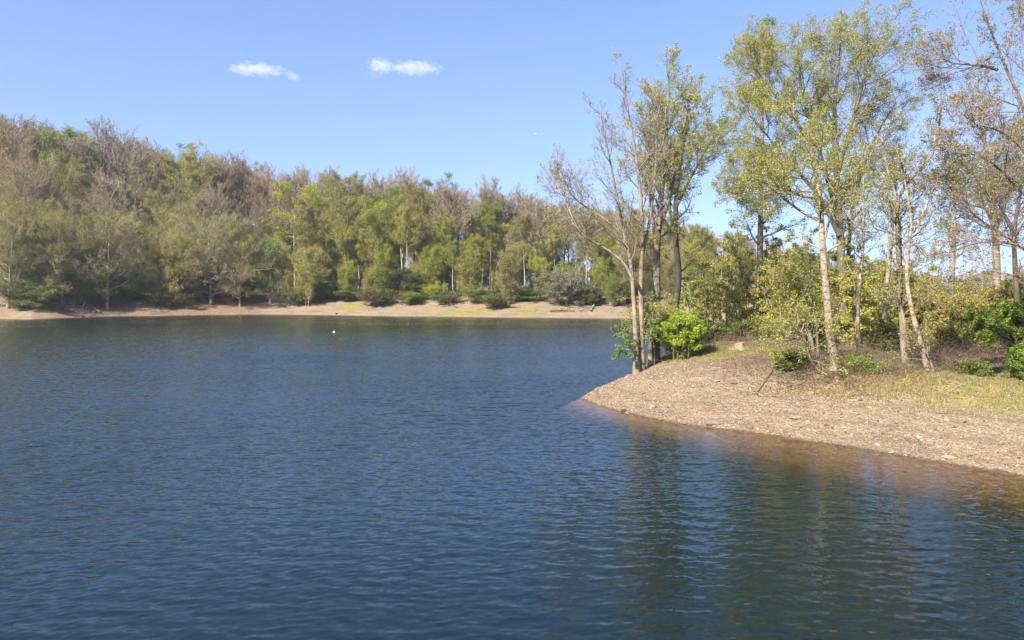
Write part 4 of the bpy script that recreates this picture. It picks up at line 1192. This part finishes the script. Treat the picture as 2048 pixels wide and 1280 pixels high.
# dead leaves strewn under the trees
C = []
for px, py, rx, ry, m in ((1700, 775, 1.8, .9, 2500), (1560, 740, 1.6, .9, 1500), (1620, 765, 1.6, .8, 1500), (1800, 760, 2.2, 1.2, 2500), (1500, 722, 2.2, 1.0, 1400), (1900, 720, 3, 2, 2500), (1700, 720, 3, 2, 2500)):
    c = hit(px, py); C.append(np.stack([c[0] + rs.normal(size=m) * rx, c[1] + rs.normal(size=m) * ry], 1))
C = np.concatenate(C); z = land(C[:, 0], C[:, 1])
lb = Buf(); lb.leaves(np.column_stack([C, z + .015])[z > .3], rs.uniform(.02, .045, int((z > .3).sum())), rs, 0, 2.0)
o = link("leaf_litter", lb.mesh("leaf_litter", [M_LEAF])); o.color = (.22, .14, .08, 1)
tag(o, "brown dead leaves strewn along the brink under the trees", "leaves", kind="stuff")

# tangled dead twigs and bramble under the trees
def tangle():
    C = []
    for px, py, rx, ry, m in ((1700, 740, 1.6, 1.0, 420), (1790, 735, 1.6, 1.2, 520), (1570, 722, 1.6, 1.0, 300), (1640, 730, 1.4, .9, 300), (1880, 712, 2.6, 1.2, 420), (1990, 708, 2.6, 1.2, 420), (1500, 690, 3, 1.2, 300), (1430, 692, 2, 1, 160)):
        c = hit(px, py); C.append(np.stack([c[0] + rs.normal(size=m) * rx, c[1] + rs.normal(size=m) * ry], 1))
    C = np.concatenate(C); z = land(C[:, 0], C[:, 1]); k = z > .7; C, z = C[k], z[k]; n = len(z)
    D = rs.normal(size=(n, 3)) * [1, .8, .7]; D[:, 2] = np.abs(D[:, 2]) + .25; D /= np.linalg.norm(D, axis=1, keepdims=True)
    P, R = grow(rs, np.column_stack([C, z]), D, rs.uniform(.35, 1.3, n), rs.uniform(.004, .010, n), .002, 6, .16, -.06)
    b = Buf(); b.tubes(P, R, 3)
    pos, D2, rad, u, L2, par = children(rs, P, R, np.full(n, .8), 3, .3, 1, (30, 70))
    P2, R2 = grow(rs, pos, D2, L2 * rs.uniform(.25, .6, len(L2)), np.full(len(L2), .004), .0015, 3, .15, -.03)
    b.tubes(P2, R2, 3)
    o = link("undergrowth", b.mesh("undergrowth", [M_TWIG])); o["twig_tint"] = [.17, .125, .085]
    tag(o, "tangled brown dead twigs and bramble under the trees of the point", "undergrowth", kind="stuff")
tangle()

# sticks and roots
def stick(label, pts, w0, w1, mat, side=(), name="stick", lift=.02, cat="stick"):
    P = [hit(*q) for q in pts]
    base = P[0].copy()
    S = spline([q + np.array([0, 0, lift]) for q in P], 12) - base
    sc = P[0][1] / FPX
    R = np.linspace(w0, w1, 12) * sc / 2
    S[1:-1] += np.random.default_rng(int(pts[0][0])).normal(size=(10, 3)) * [.01, .02, .006]
    b = Buf(); b.tubes(S[None], R[None], 6)
    for q in side:
        Q = spline([hit(*v) + np.array([0, 0, lift + .02]) for v in q], 8) - base
        b.tubes(Q[None], (np.linspace(w1 * 1.2, w1 * .5, 8) * sc / 2)[None], 5)
    o = link(name, b.mesh(name, [mat]), None, tuple(base))
    return tag(o, label, cat)

stick("long dark crooked stick lying down the slope below the low bright bush", [(1545, 738), (1538, 755), (1525, 772), (1515, 785)], 2.6, 1.4, M_STICK, [[(1527, 768), (1535, 764), (1548, 766)]])
stick("thin dark twig branch lying across the slope under the birch", [(1558, 780), (1580, 774), (1600, 770), (1616, 762)], 3, 1.5, M_STICK, [[(1600, 770), (1612, 774)]])
stick("short thick dark stick on the brink under the stem clump", [(1786, 768), (1783, 776), (1780, 787)], 5, 3, M_STICK)
stick("dark crooked root at the brink between low bush and stem clump", [(1755, 750), (1764, 764), (1773, 772), (1784, 770)], 4, 2, M_STICK)
stick("thin dark twig on the lower slope toward the nose of the point", [(1434, 802), (1446, 812), (1458, 820)], 2.4, 1.4, M_STICK)
stick("thin dark straight stick lying on the right bank", [(1872, 828), (1890, 828), (1915, 829)], 2.2, 1.5, M_STICK)
stick("pale bleached stick on the dry grass at the right", [(1890, 790), (1905, 782), (1925, 770)], 2.6, 1.5, M_DRIFT)
stick("bleached stick leaning across the foot of the stem clump", [(1813, 712), (1822, 706), (1830, 700)], 3, 2, M_DRIFT)
stick("dark fallen log lying behind the foot of the leaning birch", [(1812, 731), (1830, 740), (1856, 750)], 6, 5, M_STICK, name="log", cat="log")
stick("curved dark root under the white birch's foot at the brink", [(1622, 762), (1635, 767), (1650, 766), (1664, 758)], 5, 3, M_STICK, name="root", cat="root")
stick("exposed roots of the twin trunks spreading over the nose of the bank", [(1280, 716), (1300, 716), (1308, 726)], 4, 2, M_STICK,
      [[(1282, 722), (1292, 728), (1300, 734)], [(1278, 724), (1272, 736), (1262, 741)], [(1290, 720), (1296, 716), (1312, 730)], [(1277, 718), (1268, 730), (1258, 738), (1252, 746)]], name="root", cat="root")

# stump
def stump(px, py):
    p = hit(px, py)
    b = Buf(); n = 20
    rng = np.random.default_rng(4)
    prof = [(0.52, -.08), (.42, .02), (.31, .10), (.26, .2), (.25, .26)]
    rings = []
    lob = 1 + .28 * np.cos(np.arange(n) * 2 * math.pi / n * 5 + .7)
    for k, (r, z) in enumerate(prof):
        a = np.arange(n) * 2 * math.pi / n
        rr = r * (1 + (lob - 1) * (1 - k / 4))
        zz = z + (0.05 * np.cos(a) if k == 4 else 0)
        rings.append(np.stack([rr * np.cos(a), rr * np.sin(a), np.broadcast_to(zz, a.shape)], 1))
    idx = np.arange(n * 5).reshape(5, n)
    q = np.stack([idx[:-1], np.roll(idx, -1, 1)[:-1], np.roll(idx, -1, 1)[1:], idx[1:]], -1).reshape(-1, 4)
    b.add(np.concatenate(rings), q, 0)
    r = empty("tree_stump", p)
    tag(r, "pale sawn tree stump with flaring roots on the grass of the point", "stump")
    o = link("bark", b.mesh("stump bark", [M_BARK]), r); o.color = (.25, .19, .13, 1)
    top = rings[-1] * np.array([1.0, 1.0, 1.0])
    c = top.mean(0); inner = c + (top - c) * .5; tb = Buf()
    v = np.concatenate([top + [0, 0, .003], inner + [0, 0, .006], [c + [0, 0, .007]] * n])
    ii = np.arange(n * 3).reshape(3, n)
    q = np.stack([ii[:-1], np.roll(ii, -1, 1)[:-1], np.roll(ii, -1, 1)[1:], ii[1:]], -1).reshape(-1, 4)
    tb.add(v, q, 0)
    link("cut_face", tb.mesh("stump top", [M_CUT]), r)
stump(1478, 697)

# wood on the far shore
def drift(label, pts, r0, r1, mat, side=(), name="fallen_trunk", cat="log", zoff=.1):
    P = [np.array(hit(*q)) + [0, 0, zoff + (z if len(q) > 2 else 0)] for q in [(a[0], a[1]) for a in pts] for z in (0,)]
    base = P[0].copy()
    S = spline(P, 12) - base
    b = Buf(); b.tubes(S[None], np.linspace(r0, r1, 12)[None], 7)
    rng = np.random.default_rng(int(pts[0][0]))
    for k in range(side[0] if side else 0):
        i = rng.integers(3, 11)
        D = np.array([[rng.normal(), rng.normal() * .6, abs(rng.normal()) * .7 + .2]]); D /= np.linalg.norm(D)
        Q, R = grow(rng, S[i][None], D, np.array([side[1] * rng.uniform(.5, 1.2)]), np.array([r1 * .8]), r1 * .2, 6, .15, -.02)
        b.tubes(Q, R, 5)
    o = link(name, b.mesh(name, [mat]), None, tuple(base))
    return tag(o, label, cat)
drift("bleached grey fallen trunk lying on the far beach under the dark green shrubs", [(1158, 625), (1175, 622), (1187, 616)], .13, .07, M_DRIFT, (2, 1.4), zoff=.35)
drift("dark fallen branch lying along the far beach below the grey white bush", [(1100, 625), (1125, 625), (1150, 626)], .14, .06, M_STICK, (9, 1.8), zoff=.25)
drift("pale fork of driftwood leaning at the water by the driftwood heap", [(200, 629), (190, 620), (180, 613)], .12, .05, M_DRIFT, (5, 2.0), zoff=.3)
drift("tangled bare roots under the first willow bush on the far beach", [(885, 616), (900, 614), (915, 618)], .06, .03, M_STICK, (8, 1.2), zoff=.2)
drift("short leaning dead stem on the far beach right of the fallen grey trunk", [(1181, 626), (1185, 618), (1189, 612)], .12, .08, M_DRIFT, (2, 1.2), zoff=.3)
def heap():
    rng = np.random.default_rng(9)
    p = hit(150, 626)
    n = 260
    P0 = np.stack([rng.normal(size=n) * 2.6, rng.normal(size=n) * .9, np.abs(rng.normal(size=n)) * .35], 1)
    P0[:, 2] += np.array([ground(p[0] + a, p[1] + b_) for a, b_ in P0[:, :2]]) - p[2]
    D = rng.normal(size=(n, 3)) * [1, .6, .45]; D /= np.linalg.norm(D, axis=1, keepdims=True)
    P, R = grow(rng, P0, D, rng.uniform(.6, 2.4, n), rng.uniform(.015, .05, n), .008, 5, .12, -.03)
    b = Buf(); b.tubes(P, R, 4)
    o = link("driftwood_heap", b.mesh("driftwood_heap", [plain_material("brush wood", (.22, .16, .12), .9, .4, 2)]), None, tuple(p))
    tag(o, "heap of brown driftwood and brush at the waterline of the left beach", "driftwood")
heap()

# buoy
def lathe(prof, n=18):
    a = np.arange(n) * 2 * math.pi / n
    v = np.concatenate([np.stack([r * np.cos(a), r * np.sin(a), np.full(n, z)], 1) for r, z in prof])
    idx = np.arange(n * len(prof)).reshape(len(prof), n)
    q = np.stack([idx[:-1], np.roll(idx, -1, 1)[:-1], np.roll(idx, -1, 1)[1:], idx[1:]], -1).reshape(-1, 4)
    return v, q
bp = water_at(668, 665)
r = empty("buoy", (bp[0], bp[1], 0)); tag(r, "small white round buoy floating in the middle of the lake", "buoy")
b = Buf(); b.add(*lathe([(.001, -.115)] + [(.115 * math.sin(t), .05 - .115 * math.cos(t)) for t in np.linspace(.2, 2.94, 12)] + [(.001, .165)])); link("float", b.mesh("buoy float", [M_WHITE]), r)
b = Buf(); b.add(*lathe([(.02, .155), (.028, .165), (.028, .20), (.015, .215), (.001, .215)], 10)); link("mooring_eye", b.mesh("buoy eye", [M_GREY]), r)

# ------------------------------------------------------------------ clouds and the far aeroplane
def cloud_material(seed, dens):
    m, nt, ns, ls = new_mat("cloud vapour")
    out = ns.new("ShaderNodeOutputMaterial")
    v = ns.new("ShaderNodeVolumePrincipled")
    v.inputs['Color'].default_value = (1, 1, 1, 1); v.inputs['Anisotropy'].default_value = 0.0
    tc = ns.new("ShaderNodeTexCoord")
    n = ns.new("ShaderNodeTexNoise"); n.noise_dimensions = '4D'; n.inputs['W'].default_value = seed
    n.inputs['Scale'].default_value = 2.2; n.inputs['Detail'].default_value = 5; n.inputs['Roughness'].default_value = .6
    mp = ns.new("ShaderNodeMapping"); mp.inputs['Scale'].default_value = (2.2, 1, 1.0)
    ls.new(tc.outputs['Object'], mp.inputs[0]); ls.new(mp.outputs[0], n.inputs[0])
    ln = nd(ns, "ShaderNodeVectorMath", operation='LENGTH'); ls.new(tc.outputs['Object'], ln.inputs[0])
    fall = mth(ns, ls, 'SUBTRACT', 1.0, ln.outputs['Value'])
    x = mth(ns, ls, 'ADD', fall, mth(ns, ls, 'MULTIPLY', mth(ns, ls, 'SUBTRACT', n.outputs[0], 0.57), 2.2))
    x = mth(ns, ls, 'MULTIPLY', x, dens)
    x = mth(ns, ls, 'MAXIMUM', x, 0.0)
    ls.new(x, v.inputs['Density'])
    ls.new(v.outputs[0], out.inputs['Volume'])
    return m
def cloud(label, lobes, seed, dens, Y=2000.0):
    r = None
    for i, (px, py, w, h) in enumerate(lobes):
        c = at(px, py, Y)
        if r is None:
            r = empty("cloud", tuple(c)); tag(r, label, "cloud")
        v, q = lathe([(.001, -1)] + [(math.sin(t), -math.cos(t)) for t in np.linspace(.15, 2.99, 12)] + [(.001, 1)], 20)
        me = mesh_from("cloud puff", v, q, [cloud_material(seed + i * 3.7, dens)])
        o = link("puff", me, r, tuple(c - at(lobes[0][0], lobes[0][1], Y)))
        o.scale = (w * Y / FPX / 2 * 0.98, 60, h * Y / FPX / 2 * .8)
cloud("long thin white cloud, the more leftward of the pair", [(512, 139, 130, 34)], 1.0, .035)
cloud("white cloud with a puffed left end, right of the long thin cloud", [(762, 132, 60, 34), (830, 136, 120, 34)], 5.0, .035)
cloud("tiny wisp of cloud below the tip of the long thin cloud", [(584, 152, 32, 16)], 9.0, .02)
cloud("faint wisp of cloud under the puffed white cloud", [(750, 151, 60, 12)], 12.0, .006)

def aeroplane():
    c = at(1072, 268, 3000)
    r = empty("aeroplane", tuple(c), .3); tag(r, "tiny white aeroplane far away in the blue sky", "aeroplane")
    v, q = lathe([(.05, -7), (.6, -5.5), (.8, -3), (.8, 3), (.5, 6), (.1, 7.5)], 12)
    b = Buf(); b.add(v[:, [2, 1, 0]], q[:, ::-1]); link("fuselage", b.mesh("fuselage", [M_WHITE]), r)
    def slab(name, pts, th):
        p = np.array(pts, float); n = len(p)
        v = np.concatenate([p, p + th]); 
        f = [(0, 1, 2, 3), (7, 6, 5, 4)] + [(i, i + 4, (i + 1) % 4 + 4, (i + 1) % 4) for i in range(4)]
        b = Buf(); b.add(v, np.array(f)); link(name, b.mesh(name, [M_WHITE]), r)
    slab("wing", [(1.5, 0, 0), (-1, 0, 0), (-3.2, 8, .4), (-2, 8, .4)], np.array([0, 0, .2]))
    slab("wing", [(1.5, 0, 0), (-2, -8, .4), (-3.2, -8, .4), (-1, 0, 0)], np.array([0, 0, .2]))
    slab("tail_fin", [(-5, -.1, .5), (-6.8, -.1, .5), (-7.4, -.1, 2.6), (-6.4, -.1, 2.6)], np.array([0, .2, 0]))
aeroplane()

# ------------------------------------------------------------------ thin spring haze over the lake
def haze_box():
    x0, x1, y0, y1, z0, z1 = -2600.0, 2600.0, -2600.0, 2600.0, -12.0, 90.0
    v = np.array([(x, y, z) for z in (z0, z1) for y in (y0, y1) for x in (x0, x1)])
    f = np.array([(0, 2, 3, 1), (4, 5, 7, 6), (0, 1, 5, 4), (2, 6, 7, 3), (0, 4, 6, 2), (1, 3, 7, 5)])
    m, nt, ns, ls = new_mat("haze")
    out = ns.new("ShaderNodeOutputMaterial"); pv = ns.new("ShaderNodeVolumePrincipled")
    pv.inputs['Color'].default_value = (.92, .95, 1, 1); pv.inputs['Density'].default_value = HAZE
    pv.inputs['Anisotropy'].default_value = 0.2
    ls.new(pv.outputs[0], out.inputs['Volume'])
    tag(link("haze", mesh_from("haze", v, f, [m], smooth_=False)), kind="stuff")
HAZE = 0.00026
haze_box()
